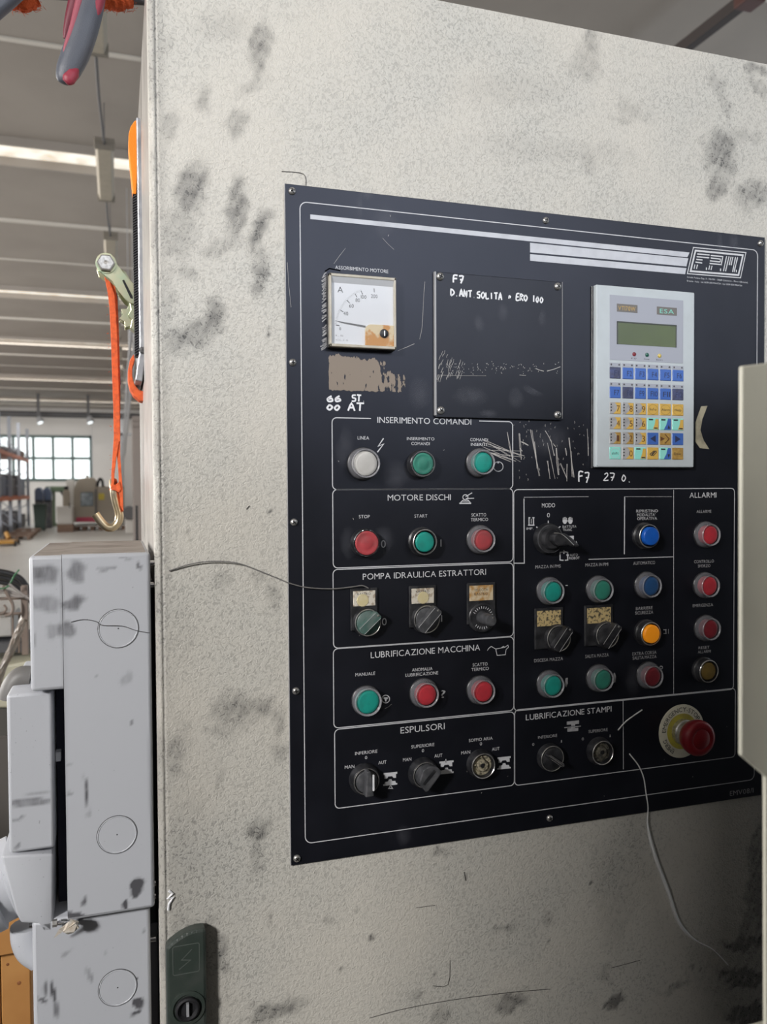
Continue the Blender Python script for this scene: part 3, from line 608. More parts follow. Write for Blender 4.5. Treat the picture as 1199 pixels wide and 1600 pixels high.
bm = NB(); quadpx(bm, [(828.6, 397), (828.6, 407.4), (1071, 428.5), (1073, 419)]); obj('print_bar', bm, M_BAR, pt)
# stripe logo in its slanted frame
def lp(x, y): return (1060+x/8.63, 340+y/8.63)
bm = NB(); strip(bm, [Q(*lp(*p)) for p in ((207, 402), (915, 472), (842, 812), (125, 755))], .0011, PR, True)
strip(bm, [Q(*lp(*p)) for p in ((235, 445), (875, 507), (815, 775), (168, 722))], .0021, PR, True)
def sl(x0, y0, x1, y1, wd=.0014): strip(bm, [Q(*lp(x0, y0)), Q(*lp(x1, y1))], wd, PR)
for a in ((260, 490, 425, 505), (250, 527, 418, 542), (245, 562, 330, 572), (235, 600, 325, 612), (440, 510, 610, 527), (440, 545, 575, 560), (430, 582, 565, 598), (425, 618, 590, 635)): sl(*a)
for a in ((228, 632, 216, 690), (262, 634, 248, 692), (428, 645, 414, 702), (458, 650, 444, 706), (603, 530, 582, 632), (575, 560, 566, 598), (655, 520, 612, 722), (688, 523, 640, 724), (715, 528, 690, 640), (740, 530, 715, 642), (775, 533, 735, 733), (803, 535, 755, 735)): sl(*a, wd=.0013)
for a in ((376, 688, 388, 690), (566, 703, 580, 705), (778, 720, 792, 722)): sl(*a, wd=.003)
obj('panel_emblem', bm, M_PRINT, pt)
text('Strada Padana Sup. 11 - 146/156 - 20019 Calcinato - Plant 1 (Brescia)', 1074, 1169, 437, 2.6, M_PRINT, pt, PR)
text('Brescia - Italy - tel. 0039-030-9964724 - fax 0039-030-9964724', 1074, 1160, 442.4, 2.6, M_PRINT, pt, PR)
TX = [('INSERIMENTO COMANDI', 590, 737, 657.3, 10), ('LINEA', 559, 577, 684, 5.5), ('INSERIMENTO', 636, 679, 685.4, 5), ('COMANDI', 643, 672, 693, 5), ('COMANDI', 735, 763, 687, 5), ('INSERITI', 736, 761, 694.3, 5),
('MOTORE DISCHI', 606, 705, 777, 9.8), ('STOP', 561, 578, 807, 5.3), ('START', 648, 668, 806, 5.3), ('SCATTO', 737, 760, 804.3, 5.2), ('TERMICO', 736, 763, 811.6, 5.2), ('0', 595.5, 603, 849.5, 12.5), ('I', 688.5, 690.5, 848, 12),
('POMPA IDRAULICA ESTRATTORI', 567, 760, 897, 10), ('0', 597, 604.5, 971, 12), ('I', 689.5, 691.5, 966, 11), ('LUBRIFICAZIONE MACCHINA', 579.5, 750.5, 1017.3, 10.2), ('MANUALE', 555.5, 586.5, 1053, 5.3), ('ANOMALIA', 644, 676, 1045.6, 5.2), ('LUBRIFICAZIONE', 634, 685, 1053, 5.2), ('SCATTO', 739, 762, 1038, 5.2), ('TERMICO', 737, 764, 1045.2, 5.2), ('?', 689.5, 696.5, 1084, 12.5),
('ESPULSORI', 626, 695.5, 1137.5, 10.5), ('INFERIORE', 555, 590, 1175.4, 5.2), ('0', 570.5, 574, 1183.5, 5), ('MAN', 539, 554, 1198, 5.5), ('AUT', 591.5, 604, 1191, 5.5), ('SUPERIORE', 643, 679, 1165, 5.2), ('0', 659.5, 663, 1172.7, 5), ('MAN', 630, 643, 1186.5, 5.5), ('AUT', 679, 691.5, 1180.5, 5.5), ('SOFFIO ARIA', 733, 770, 1155, 5), ('0', 750, 753.5, 1162, 5), ('MAN', 721, 735, 1175.5, 5.3), ('AUT', 769, 781, 1170, 5.3),
('MODO', 847, 867.5, 789.3, 7), ('0', 855, 859.5, 804.7, 7), ('ALLARMI', 1078, 1120, 773.3, 8.6), ('LUBRIFICAZIONE STAMPI', 822, 956, 1114, 9.5), ('ASSORBIMENTO MOTORE', 524, 607, 420.7, 5.8)]
for s, a, b, y, h in TX: text(s, a, b, y, h, M_PRINT, pt, PR)
TF = [('MAZZA IN PMS', 837, 876.5, 885, 5.2), ('MAZZA IN PMI', 915, 951, 882, 5.2), ('AUTOMATICO', 990, 1024, 879.4, 5.2), ('BARRIERE', 994, 1020, 950, 5), ('SICUREZZA', 993, 1021, 957, 5), ('DISCESA MAZZA', 835, 880, 1030.5, 5.3), ('SALITA MAZZA', 915, 951.5, 1024.3, 5.3), ('EXTRA CORSA', 988.5, 1026, 1020.2, 5), ('SALITA MAZZA', 989, 1026, 1026.9, 5), ('IMP.', 823, 834, 825.8, 3.8), ('BATTUTA', 879.5, 901, 822.7, 4), ('TRANC', 880, 894, 827.6, 4), ('BATTUTA', 880.5, 902.5, 847, 4), ('AUTO', 891, 903, 866.8, 4.2), ('ROBOT', 890, 906, 871.8, 4.2), ('RIPRISTINO', 994.5, 1028.5, 798.3, 4.6), ("MODALITA'", 996, 1024.5, 804.2, 4.6), ('OPERATIVA', 996, 1027, 810, 4.6), ('INFERIORE', 841, 871, 1150.6, 4.8), ('SUPERIORE', 920, 950, 1141.4, 4.8), ('0', 832, 835.3, 1163, 4.3), ('1', 877, 878.5, 1158, 4.3), ('0', 909.5, 912.8, 1154.5, 4.3), ('1', 953, 954.5, 1149.6, 4.3), ('EMV08/1', 1141, 1178, 1237, 8), ('ALLARME', 1089, 1112, 799, 4.8), ('CONTROLLO', 1085, 1116, 877, 4.8), ('SFORZO', 1091, 1110.5, 884, 4.8), ('EMERGENZA', 1083, 1114.5, 945.5, 4.8), ('RESET', 1092, 1109, 1011.6, 4.5), ('ALLARMI', 1091, 1111, 1018, 4.5)]
for s, a, b, y, h in TF: text(s, a, b, y, h, M_PRINT if y < 872 and a < 1050 else M_PRINT_SHADED, pt, PR)
# symbols
def sym(items, m=None, name='printed_symbol', wd=.0009):
    bm = NB()
    for i, it in enumerate(items):
        if it[0] == 'l': strip(bm, [P(x, y, PR) for x, y in it[1]], it[2] if len(it) > 2 else wd, PR-.00001*i)
        elif it[0] == 'p': poly(bm, [P(x, y, PR) for x, y in it[1]], PR-.00001*i)
        elif it[0] == 'c':
            (cx, cy), r = it[1], it[2]; strip(bm, [P(cx+r*math.cos(2*PI*k/20), cy+r*math.sin(2*PI*k/20), PR) for k in range(20)], wd, PR-.00001*i, True)
    return obj(name, bm, m or M_PRINT, pt)
sym([('l', [(599.5, 685), (591.5, 697), (599.5, 694), (590, 706.5)], .0013)])
sym([('c', (779, 729), 7.5), ('p', [(777.5, 721), (780, 721), (780, 724), (777.5, 724)])])
sym([('c', (727.5, 777), 4), ('l', [(728, 776), (738, 770)]), ('l', [(728, 779), (741, 778.5)]), ('l', [(722, 783), (733, 783)]), ('p', [(718, 785.3), (736.5, 785.3), (736.5, 787.5), (718, 787.5)]), ('l', [(720, 785), (724, 781.5)]), ('l', [(735, 785), (731, 781)])])
sym([('c', (603, 1092.3), 6), ('p', [(599.5, 1089.5), (606.5, 1089.5), (606.5, 1092), (604.2, 1093), (604.2, 1096), (601.8, 1096), (601.8, 1093), (599.5, 1092)])])
sym([('l', [(762, 1016.5), (764, 1013), (768, 1010), (773, 1013), (775, 1014), (789, 1011.5), (794, 1008), (795, 1011), (791, 1015), (790, 1023), (777, 1024), (775, 1014)], .0007), ('l', [(784, 1012), (787, 1010), (789, 1011.5)])])
def die(cx, cy, s=1.0, m=None, up=True):
    it = []
    for q in (-1, 1):
        pts = [(-11, -10), (11, -10), (11, -7), (9, -7), (9, -1), (5, -1), (3, -4), (-3, -4), (-5, -1), (-9, -1), (-9, -7), (-11, -7)] if q < 0 else [(-11, 10), (11, 10), (11, 7.5), (9, 7.5), (8, 4), (3, 3.5), (2, 0.5), (-2, 0.5), (-3, 3.5), (-8, 4), (-9, 7.5), (-11, 7.5)]
        pts = [(cx+a*s, cy+b*s-(a*s)*0.10) for a, b in pts]; it.append(('p', pts))
    sym(it, m)
die(610, 1217, 1.0); die(698, 1199, 1.0); die(788, 1192, .95, M_PRINT)
sym([('l', [(610.5, 1227), (607.5, 1232), (613.5, 1232), (610.5, 1227)]), ]); sym([('l', [(697, 1186), (697, 1193)]), ('l', [(694.5, 1189), (697, 1193), (699.5, 1189)])])
sym([('p', [(886, 1127.5), (905, 1125.5), (905, 1131), (899, 1131.5), (899, 1134), (893, 1134.5), (893, 1132), (886, 1132.5)]), ('p', [(887, 1138), (893, 1137.5), (893, 1135.5), (899, 1135), (899, 1137.3), (904, 1137), (904, 1142), (887, 1143.5)]), ('l', [(882, 1137), (908, 1134.5)])], M_PRINT_SHADED)
sym([('l', [(827, 809), (827, 820)], .0013), ('l', [(834, 809), (834, 820)], .0013), ('l', [(825.5, 820.5), (835.5, 820.5)], .0012), ('l', [(826, 809), (829, 809)], .0012), ('l', [(832, 809), (835.5, 809)], .0012), ('l', [(830.5, 811), (830.5, 818)], .0008)])
for cx in (883, 891.5):
    sym([('p', [(cx-3.5, 812), (cx+3.5, 812), (cx+3.6, 815), (cx+1.5, 818.5), (cx-1.5, 818.5), (cx-3.6, 815)])]+[('l', [(cx-2.7+1.8*k, 812), (cx-2.7+1.8*k, 808+(k in (0, 3)))], .0009) for k in range(4)])
sym([('l', [(886, 814), (889, 814)], .001)])
sym([('p', [(888.5, 837.5), (897, 837), (897, 843), (888.5, 843)]), ('l', [(884, 841), (889, 840)], .0012)])
sym([('l', [(881.5, 862.5), (875.5, 863), (875.5, 875), (881, 875.5)], .0013), ('l', [(883, 875.5), (887.5, 875), (887.5, 863), (882, 862)], .0013), ('l', [(881.5, 859.5), (881.5, 865)], .0012), ('l', [(885.5, 867), (889.5, 867.5)], .0017)])
sym([('l', [(857, 813.5), (857, 820)], .0014), ('l', [(838.5, 823), (843.5, 828)], .0014), ('l', [(873, 825), (876, 822.5)], .0012)])
sym([('l', [(884, 914.8), (887.5, 914.7)], .0008)])
sym([('p', [(884, 1060), (887.5, 1059), (887.5, 1068), (885, 1074), (883, 1070)])], M_PRINT_SHADED); sym([('p', [(959, 1052), (961, 1051), (963, 1057), (962, 1066), (959, 1067)])], M_PRINT_SHADED)
sym([('c', (1033.5, 1043), 2.2)], M_PRINT_SHADED); sym([('l', [(1037, 984), (1042, 984)], .001), ('l', [(1037, 990), (1042, 989.5)], .0009), ('l', [(1041, 983), (1041, 990)], .0009), ('l', [(1045, 983), (1045, 990)], .0007)], M_PRINT_SHADED)
# plate screws
def screw(px, py, parent, Y, r=.0037, m=M_STEEL, name='screw', label=None):
    c = P(px, py, Y-.0015); an = random.uniform(0, PI/2); t = NB()
    lathe(t, (c.x, Y, c.z), [(r, 0), (r, .0008), (r*.85, .0019), (r*.5, .0026), (0, .0028)], n=18)
    o = obj(name, t, m, parent, label, smooth=50); t = NB()
    for k in (0, 1):
        a = an+k*PI/2; u = Vector((math.cos(a), 0, math.sin(a)))*r*.55; v = Vector((-math.sin(a), 0, math.cos(a)))*r*.12
        cc = Vector((c.x, Y-.0022, c.z)); prism(t, [cc+u+v, cc-u+v, cc-u-v, cc+u-v], (0, -.0008, 0))
    obj('cross_slot', t, M_DARK, o); return o
for p in ((457, 298), (458, 566), (460, 816), (463, 1080), (464.5, 1342), (854, 344), (860, 1279), (1190, 380)): screw(*p, pt, PF)
# --- button and switch builders (cap centre px, height)
def axis_c(px, py, h): c = P(px, py, PF-h); return Vector((c.x, PF, c.z))
def part_root(name, label, c):
    """bezel mesh carries the other pieces"""
def boot_button(px, py, m, lab, h=.0125, r=.0145, rc=.0098, base=M_BLACKP):
    c = axis_c(px, py, h)
    b = obj('push_button', lathe(NB(), c, [(r+.0012, 0), (r+.0014, .002), (r+.0002, .0034), (r-.002, .0036)], n=40), base, pt, lab, smooth=45)
    obj('cap', lathe(NB(), c, [(rc+.0012, .003), (rc+.0008, h-.0022), (rc-.0005, h-.0012), (rc-.003, h-.0009), (0, h-.0007)], n=36), m, b, smooth=45)
    obj('boot', lathe(NB(), c, [(r+.0008, .003), (r+.0005, .006), (r-.0008, .0078), (r-.0022, h-.001), (rc+.003, h+.0004)], n=40), M_BOOT, b, smooth=60)
    obj('boot_rim', lathe(NB(), c, [(rc+.0032, h+.0003), (rc+.0026, h+.001), (rc+.0016, h+.0006), (rc+.0012, h-.0005)], n=40), M_BOOTRIM, b, smooth=60)
    return b
def flush_button(px, py, m, lab, h=.0095, r=.0142, rc=.0112, ring=M_CHROME, base=M_BLACKP):
    c = axis_c(px, py, h)
    b = obj('push_button', lathe(NB(), c, [(r+.0005, 0), (r+.0005, .0035), (r, .0042), (r-.0003, h-.0006), (r-.001, h), (rc+.0004, h), (rc+.0004, h-.002)], n=40), base, pt, lab, smooth=45)
    obj('ring', lathe(NB(), c, [(r-.0006, h-.0002), (r-.001, h+.0006), (rc+.001, h+.0006), (rc+.0006, h-.0004)], n=40), ring, b, smooth=60)
    obj('cap', lathe(NB(), c, [(rc, h-.002), (rc, h+.0004), (rc-.0006, h+.0009), (rc-.0025, h+.0006), (rc*.55, h+.0001), (rc*.5, h+.0004), (0, h+.0005)], n=36), m, b, smooth=60)
    return b
def tall_button(px, py, m, lab, h=.016, r=.0142, rc=.0105):
    c = axis_c(px, py, h)
    b = obj('push_button', lathe(NB(), c, [(r+.001, 0), (r+.001, .003), (r-.0005, .0042), (r-.0005, .0105), (r-.0012, .0115), (rc+.0012, .0115), (rc+.0012, .009)], n=40), M_BLACKP, pt, lab, smooth=45)
    obj('ring', lathe(NB(), c, [(r-.0008, .0112), (r-.0014, .0122), (rc+.002, .0122), (rc+.0016, .0112)], n=40), M_STEEL, b, smooth=60)
    obj('cap', lathe(NB(), c, [(rc, .009), (rc, h-.001), (rc-.0008, h), (rc-.002, h+.0003), (0, h)], n=36), m, b, smooth=50)
    return b
def selector(px, py, ang, lab, m=M_GREYK, m2=None, h=.017, r=.0142, ln=.0135, wd=.0045, mark=True, line=True, taper=.75):
    c = axis_c(px, py, h*.55)
    b = obj('selector_switch', lathe(NB(), c, [(r+.0006, 0), (r+.0006, .003), (r, .004), (r, .0075), (r-.0006, .0082), (r-.0016, .0082), (r-.0022, .0066), (0, .0066)], n=40), M_BLACKP, pt, lab, smooth=45)
    obj('bezel_ring', lathe(NB(), c, [(r-.0003, .0079), (r-.0008, .0087), (r-.0015, .0083)], n=40), M_STEEL, b, smooth=60)
    a = math.radians(ang); u = Vector((math.cos(a), 0, math.sin(a))); v = Vector((-math.sin(a), 0, math.cos(a))); o = c+Vector((0, -.006, 0))
    obj('dial', lathe(NB(), c, [(r-.0022, .006), (r-.0022, .0088), (r-.003, .0094), (0, .0094)], n=36), m2 or m, b, smooth=40)
    pts = [o+u*ln+v*wd*.7, o+u*(ln*.86)+v*wd, o-u*ln*.8+v*wd, o-u*ln*.95+v*wd*.4, o-u*ln*.95-v*wd*.4, o-u*ln*.8-v*wd, o+u*(ln*.86)-v*wd, o+u*ln-v*wd*.7]
    k = obj('handle', prism(NB(), pts, (0, -(h-.006), 0), .0009), m2 or m, b)
    if line:
        t = NB(); z = Vector((0, -(h+.0001)+.006, 0))
        for sgn in (-1, 1): prism(t, [o+z-u*ln*.85+v*sgn*wd*.8, o+z+u*ln*.85+v*sgn*wd*.8, o+z+u*ln*.85+v*sgn*wd*.72, o+z-u*ln*.85+v*sgn*wd*.72], (0, -.0001, 0))
        obj('edge_wear', t, mat('edge_wear', (.45, .45, .46), .5) if 'edge_wear' not in bpy.data.materials else bpy.data.materials['edge_wear'], b)
    if mark: obj('index_mark', lathe(NB(), o+u*(ln-.002)+Vector((0, -(h-.006), 0)), [(.0013, 0), (.001, .0006), (0, .0008)], n=12), M_STEEL, b)
    return b
def plate_holder(px, py, m, lab, txt=None, txt2=None, wpx=(21, 15), hole=True, blot=None):
    """square carrier with a legend window above a switch"""
    a = P(px-wpx[0], py-wpx[1], PF-.002); b = P(px+wpx[0], py+wpx[1], PF-.002)
    d = (b.x-a.x)
    fr = obj('legend_plate', box(NB(), (a.x, PF-.0028, b.z-.022), (b.x, PF, a.z), .0006, 1), M_BLACKP, pt, lab)
    i0 = P(px-wpx[0]+4, py-wpx[1]+4, PF-.0032); i1 = P(px+wpx[0]-3, py+wpx[1]-4, PF-.0032)
    obj('legend_window', box(NB(), (i0.x, PF-.0034, i1.z), (i1.x, PF-.0026, i0.z), .0003, 1), m, fr)
    for s, yy, hh in (txt or []):
        l = len(s); wd = min(17, 3.4*l)
        text(s, px-wd*.62, px+wd*.62, py+yy, hh, M_INK, fr, PF-.00345, name='legend_text')
    if blot: obj('tape_spot', lathe(NB(), (P(px+blot, py+3, PF-.0035).x, PF-.00345, P(px, py+3, PF-.0035).z), [(.0065, 0), (.006, .0003), (0, .0004)], n=14), M_TAPE, fr)
    return fr
M_INK = mat('black_ink', (0.03, 0.03, 0.035), 0.6)
M_TAPE = mat('yellowed_tape', (0.58, 0.50, 0.28), 0.5, noise=(200, .5, (.62, .56, .4)))
M_PAPER = mat('grimy_paper', (0.62, 0.58, 0.50), 0.6, noise=(260, .7, (.25, .17, .1), .5, .62))
M_PAPER2 = mat('brown_stained_paper', (0.60, 0.50, 0.34), 0.6, noise=(140, .85, (.42, .20, .03), .42, .6))
M_PAPER3 = mat('worn_gold_paper', (0.55, 0.42, 0.2), 0.6, noise=(320, .95, (.05, .045, .035), .5, .6))
G1 = 'round'
boot_button(572.5, 724, M_WHITE, 'white indicator button under LINEA', r=.0155, rc=.0115)
flush_button(661.5, 724.5, M_GREEN2, 'flush green push button with chrome ring under INSERIMENTO COMANDI')
boot_button(756.5, 722.5, M_GREEN, 'green booted button under COMANDI INSERITI')
flush_button(573.5, 848.5, M_RED2, 'flush red STOP button with chrome ring', rc=.0122)
tall_button(664.5, 847, M_GREEN, 'green START button in black bezel', h=.0115)
boot_button(757, 844, M_RED2, 'red booted button under MOTORE DISCHI SCATTO TERMICO', base=M_BLACKP)
boot_button(576, 1097.5, M_GREEN, 'green booted button under MANUALE', h=.0105, rc=.0112, r=.0143)
boot_button(668, 1086.5, M_RED, 'red booted button under ANOMALIA LUBRIFICAZIONE')
boot_button(757, 1081.5, M_RED, 'red booted button under the lower SCATTO TERMICO')
tall_button(1019, 838, M_BLUE, 'bright blue button under RIPRISTINO')
boot_button(866, 925, M_GREEN, 'green booted button under MAZZA IN PMS')
boot_button(943.5, 922.5, M_GREEN2, 'green worn booted button under MAZZA IN PMI')
boot_button(1019.5, 916, M_DKBLUE, 'dim blue booted button under AUTOMATICO')
tall_button(1020, 991, M_ORANGE, 'lit orange button under BARRIERE SICUREZZA', h=.014)
boot_button(866, 1072, M_GREEN, 'green booted button under DISCESA MAZZA')
boot_button(944, 1062.5, M_GREEN2, 'darkened green booted button under SALITA MAZZA')
boot_button(1022, 1058, M_DKRED, 'dim red booted button under EXTRA CORSA')
boot_button(1112, 836, M_RED, 'red booted button under ALLARME')
boot_button(1111, 916, M_RED, 'red booted button under CONTROLLO SFORZO')
boot_button(1112.5, 983.5, M_DKRED, 'dark red booted button under EMERGENZA')
tall_button(1108, 1049, M_YELLOW, 'brownish yellow button under RESET', h=.011)
plate_holder(569, 935, M_PAPER, 'grimy legend plate left of three under POMPA', [('RASTRO', -7, 3.6), ('MAN', 7, 3.2)], blot=-2)
plate_holder(660.5, 931, M_PAPER, 'grimy legend plate in the middle under POMPA', [('RASTRO', -7, 3.6)], blot=1)
plate_holder(752, 926.5, M_PAPER2, 'brown stained legend plate', [('VELOCITA', -5, 4.2), ('RASTRO', 1.5, 4.2)], wpx=(22, 15))
plate_holder(858, 966, M_PAPER3, 'worn gold legend plate below the PMS button', wpx=(22, 15))
plate_holder(936, 961.5, M_PAPER3, 'worn gold legend plate below the PMI button', wpx=(22, 15))
M_GRN3 = mat('greenish_knob', (0.06, 0.12, 0.105), 0.45, noise=(100, .6, (.15, .17, .165)))
selector(575.5, 973, 42, 'greenish worn selector under the left RASTRO plate', m2=M_GRN3, ln=.0135, wd=.005, h=.015)
selector(668, 968, 47, 'grey selector under the middle RASTRO plate', ln=.0155, wd=.006, h=.016, r=.0148)
selector(875, 998, 52, 'black selector above DISCESA MAZZA', m=M_BLACKP, ln=.0155, wd=.0055, r=.015)
selector(951, 993, 52, 'black selector above SALITA MAZZA', m=M_BLACKP, ln=.0155, wd=.0055, r=.015)
# potentiometer
c = axis_c(754, 965, .004)
b = obj('speed_dial', lathe(NB(), c, [(.0158, 0), (.0158, .004), (.0145, .0052), (.013, .0052), (.0115, .0042), (0, .0042)], n=44), M_BLACKP, pt, 'black potentiometer dial with white ticks and long knob', smooth=45)
t = NB()
for k in range(22):
    a = math.radians(-60+k*13.5); u = Vector((math.sin(a), 0, math.cos(a))); v = Vector((math.cos(a), 0, -math.sin(a)))*.0003; o = c+Vector((0, -.0046, 0))
    prism(t, [o+u*.0128+v, o+u*.0128-v, o+u*.0098-v, o+u*.0098+v], (0, -.0002, 0))
obj('scale_ticks', t, M_PRINT, b)
obj('knob', lathe(NB(), c, [(.0072, .004), (.0064, .008), (.0064, .024), (.0056, .0265), (0, .0268)], n=32), M_GREYK, b, smooth=45)
obj('index_mark', lathe(NB(), c+Vector((.0015, -.0265, .003)), [(.001, 0), (.0008, .0005), (0, .0006)], n=10), M_STEEL, b)
# rotary knobs of the ESPULSORI row
def beak(px, py, ang, lab, flip=1, white=False, beak_len=.02):
    c = axis_c(px, py, .009)
    b = obj('selector_switch', lathe(NB(), c, [(.0162, 0), (.0162, .003), (.0145, .006), (.0142, .009), (.0134, .0096), (.0122, .0096), (.0118, .0085), (0, .0085)], n=40), M_BLACKP, pt, lab, smooth=45)
    obj('bezel_ring', lathe(NB(), c, [(.0136, .0093), (.0131, .0101), (.0126, .0096)], n=40), M_STEEL, b, smooth=60)
    a = math.radians(ang); u = Vector((math.cos(a), 0, math.sin(a))); v = Vector((-math.sin(a), 0, math.cos(a))); o = c+Vector((0, -.0085, 0))
    obj('dial', lathe(NB(), c, [(.0115, .008), (.0113, .0108), (.0104, .0114), (0, .0116)], n=32), M_GREYK, b, smooth=40)
    t = NB(); prism(t, [o+u*.0135+v*.002, o+u*.0135-v*.002, o-u*.0125-v*.0045, o-u*.0125+v*.0045], (0, -.011, 0), .0012)
    obj('handle', t, M_GREYK, b)
    if white:
        t = NB(); z = Vector((0, -.0112, 0)); prism(t, [o+z+u*.0125+v*.0007, o+z+u*.0125-v*.0007, o+z-u*.006-v*.0007, o+z-u*.006+v*.0007], (0, -.0004, 0)); obj('index_mark', t, M_MARKER, b)
    return b
# wedge handle: black lever with the tip toward the lower side
beak(573, 1221, 92, 'black selector with a white index line under the left INFERIORE', white=False)
t = NB(); o = axis_c(573, 1221, .009)
kn = [x for x in pt.children if x.name.startswith('selector_switch')][-1]
q = P(584, 1211, PF-.021); q2 = P(583, 1236, PF-.021); obj('index_mark', box(NB(), (q.x-.0008, PF-.0215, q2.z), (q.x+.0008, PF-.0195, q.z), .0002, 1), M_MARKER, kn)
def wedge(px, py, pts, lab):
    """broad handle with outline given in mm about the axis"""
    c = axis_c(px, py, .009)
    b = obj('selector_switch', lathe(NB(), c, [(.0162, 0), (.0162, .003), (.0145, .006), (.0142, .009), (.0134, .0096), (.0122, .0096), (.0118, .0085), (0, .0085)], n=40), M_BLACKP, pt, lab, smooth=45)
    obj('bezel_ring', lathe(NB(), c, [(.0136, .0093), (.0131, .0101), (.0126, .0096)], n=40), M_STEEL, b, smooth=60)
    obj('dial', lathe(NB(), c, [(.0115, .008), (.0113, .0108), (0, .011)], n=32), M_GREYK, b, smooth=40)
    obj('handle', prism(NB(), [c+Vector((x/1000, -.0095, z/1000)) for x, z in pts], (0, -.0095, 0), .0012), M_GREYK, b)
    obj('grip_recess', prism(NB(), [c+Vector((x/1000, -.0189, z/1000)) for x, z in ((-7, -5), (-4.5, -7), (8, 6), (5.5, 8.5))], (0, -.0004, 0)), M_BLACKP, b)
    return b
wedge(665, 1211, [(-10.5, -4), (-6, 9), (2, 12.5), (10, 10), (14.5, 5), (12.5, 1), (0, -13.5), (-3, -14.5)], 'black selector with broad pointed handle under SUPERIORE')
def broken(px, py, lab, core):
    c = axis_c(px, py, .008)
    b = obj('selector_switch', lathe(NB(), c, [(.0158, 0), (.0158, .003), (.0143, .006), (.014, .009), (.0132, .0096), (.012, .0094), (.0115, .004), (0, .004)], n=40), M_BLACKP, pt, lab, smooth=45)
    obj('bezel_ring', lathe(NB(), c, [(.0136, .0093), (.0131, .0101), (.0122, .0092)], n=40), M_STEEL, b, smooth=60)
    obj('exposed_core', lathe(NB(), c, [(.0112, .004), (.011, .0055), (.0085, .006), (.007, .0045), (.0058, .0085), (.003, .009), (.0026, .006), (0, .006)], n=26), core, b, smooth=40)
    obj('core_hole', lathe(NB(), c+Vector((-.001, 0, .0005)), [(.0024, .0088), (.0022, .0093), (0, .0093)], n=14), M_DARK, b)
    t = NB()
    for k in range(5):
        a = k*1.3+.4; q = c+Vector((math.cos(a)*.0092, -.006, math.sin(a)*.0092)); box(t, q-Vector((.0014, .0015, .001)), q+Vector((.0014, .0015, .001)), .0004, 1)
    obj('broken_tab', t, core, b); return b
M_CORE = mat('dirty_core', (.42, .38, .27), .6, noise=(260, .9, (.09, .08, .06), .45, .6)); M_CORE2 = mat('dark_core', (.14, .13, .10), .6, noise=(260, .9, (.03, .03, .03), .45, .6))
broken(755, 1196.5, 'broken switch with exposed pale core under SOFFIO ARIA', M_CORE)
broken(941.5, 1176, 'broken switch with dark exposed core under the right SUPERIORE', M_CORE2)
selector(864.5, 1186, -35, 'black selector with bright lever under the right INFERIORE', m=M_BLACKP, ln=.012, wd=.0022, h=.0165, mark=False, r=.0145)
s_ = [x for x in pt.children if x.name.startswith('selector_switch')][-1]; a = math.radians(-35); u = Vector((math.cos(a), 0, math.sin(a))); v = Vector((-math.sin(a), 0, math.cos(a)))
o = axis_c(864.5, 1186, .017*.55)+Vector((0, -.0166, 0)); obj('lever_highlight', prism(NB(), [o-u*.0115+v*.0012, o+u*.0115+v*.0006, o+u*.0115-v*.0006, o-u*.0115-v*.0002], (0, -.0003, 0)), M_STEEL, s_)
# MODO cam switch with a swept handle
c = axis_c(862, 842, .006)
b = obj('mode_switch', lathe(NB(), c+Vector((-.002, 0, 0)), [(.0172, 0), (.0172, .0035), (.0158, .005), (.0155, .0075), (.0145, .0082), (.0118, .0082), (.0105, .012), (.0098, .013), (0, .0135)], n=44), M_BLACKP, pt, 'black rotary mode switch with a curved lever under MODO', smooth=45)
o = P(866, 843, PF-.02); o2 = P(898, 852, PF-.02)
pts = [P(*p, PF-.013) for p in ((858, 835), (866, 831.5), (877, 833), (887, 840), (899, 852), (893, 854), (884, 850), (874, 852), (864, 852), (857, 845))]
obj('lever', prism(NB(), pts, (0, -.011, 0), .0018), M_BLACKP, b)
obj('lever_edge', tube(NB(), smooth_path([P(*p, PF-.0245) for p in ((866, 833), (876, 834), (886, 841), (897, 852))], 4), .0005, 6), M_STEEL, b)
obj('collar_ring', lathe(NB(), c+Vector((-.002, 0, 0)), [(.0158, .0072), (.0152, .0084), (.0146, .0078)], n=44), M_GREYK, b, smooth=60)
# emergency stop
c = P(1065, 1142, PF); c = Vector((c.x, PF, c.z))
M_CREAM = mat('cream_disc', (0.58, 0.56, 0.45), 0.5, noise=(60, .35, (.4, .38, .3))); M_YELL = mat('worn_yellow', (0.42, 0.37, 0.05), 0.5, noise=(80, .6, (.25, .22, .07)))
RD = .0315
es = obj('emergency_stop', lathe(NB(), c, [(RD, 0), (RD, .0012), (RD-.0008, .0016), (0, .0016)], n=56), M_CREAM, pt, 'red mushroom emergency stop on a cream and yellow disc', smooth=40)
obj('yellow_inner_disc', lathe(NB(), c, [(.021, .0016), (.021, .0019), (0, .0019)], n=48), M_YELL, es, smooth=40)
def arc_text(s, r, a0, a1, hh, m, parent):
    tv, wd = text_verts(s); bm = NB(); sz = hh/CAPH
    for vs, fs in tv:
        V = []
        for x, y in vs:
            a = math.radians(a0+(a1-a0)*x/wd); rr = r+y*sz
            V.append(bm.verts.new((c.x+rr*math.sin(a), PF-.0021, c.z+rr*math.cos(a))))
        for f in fs:
            try: bm.faces.new([V[i] for i in f])
            except ValueError: pass
    obj('disc_lettering', bm, m, parent)
arc_text('EMERGENCY-STOP', .0232, -88, 62, .0056, M_INK, es)
arc_text('EMERG', .0232, -152, -108, .0056, M_INK, es)
bm = NB()
obj('shank', lathe(NB(), c, [(.0150, .0018), (.0150, .008), (.0138, .009), (.0132, .018), (.0132, .021)], n=40), M_STEEL, es, smooth=40)
M_MUSH = mat('mushroom_red', (0.26, 0.012, 0.02), 0.3, noise=(50, .5, (.16, .012, .02)))
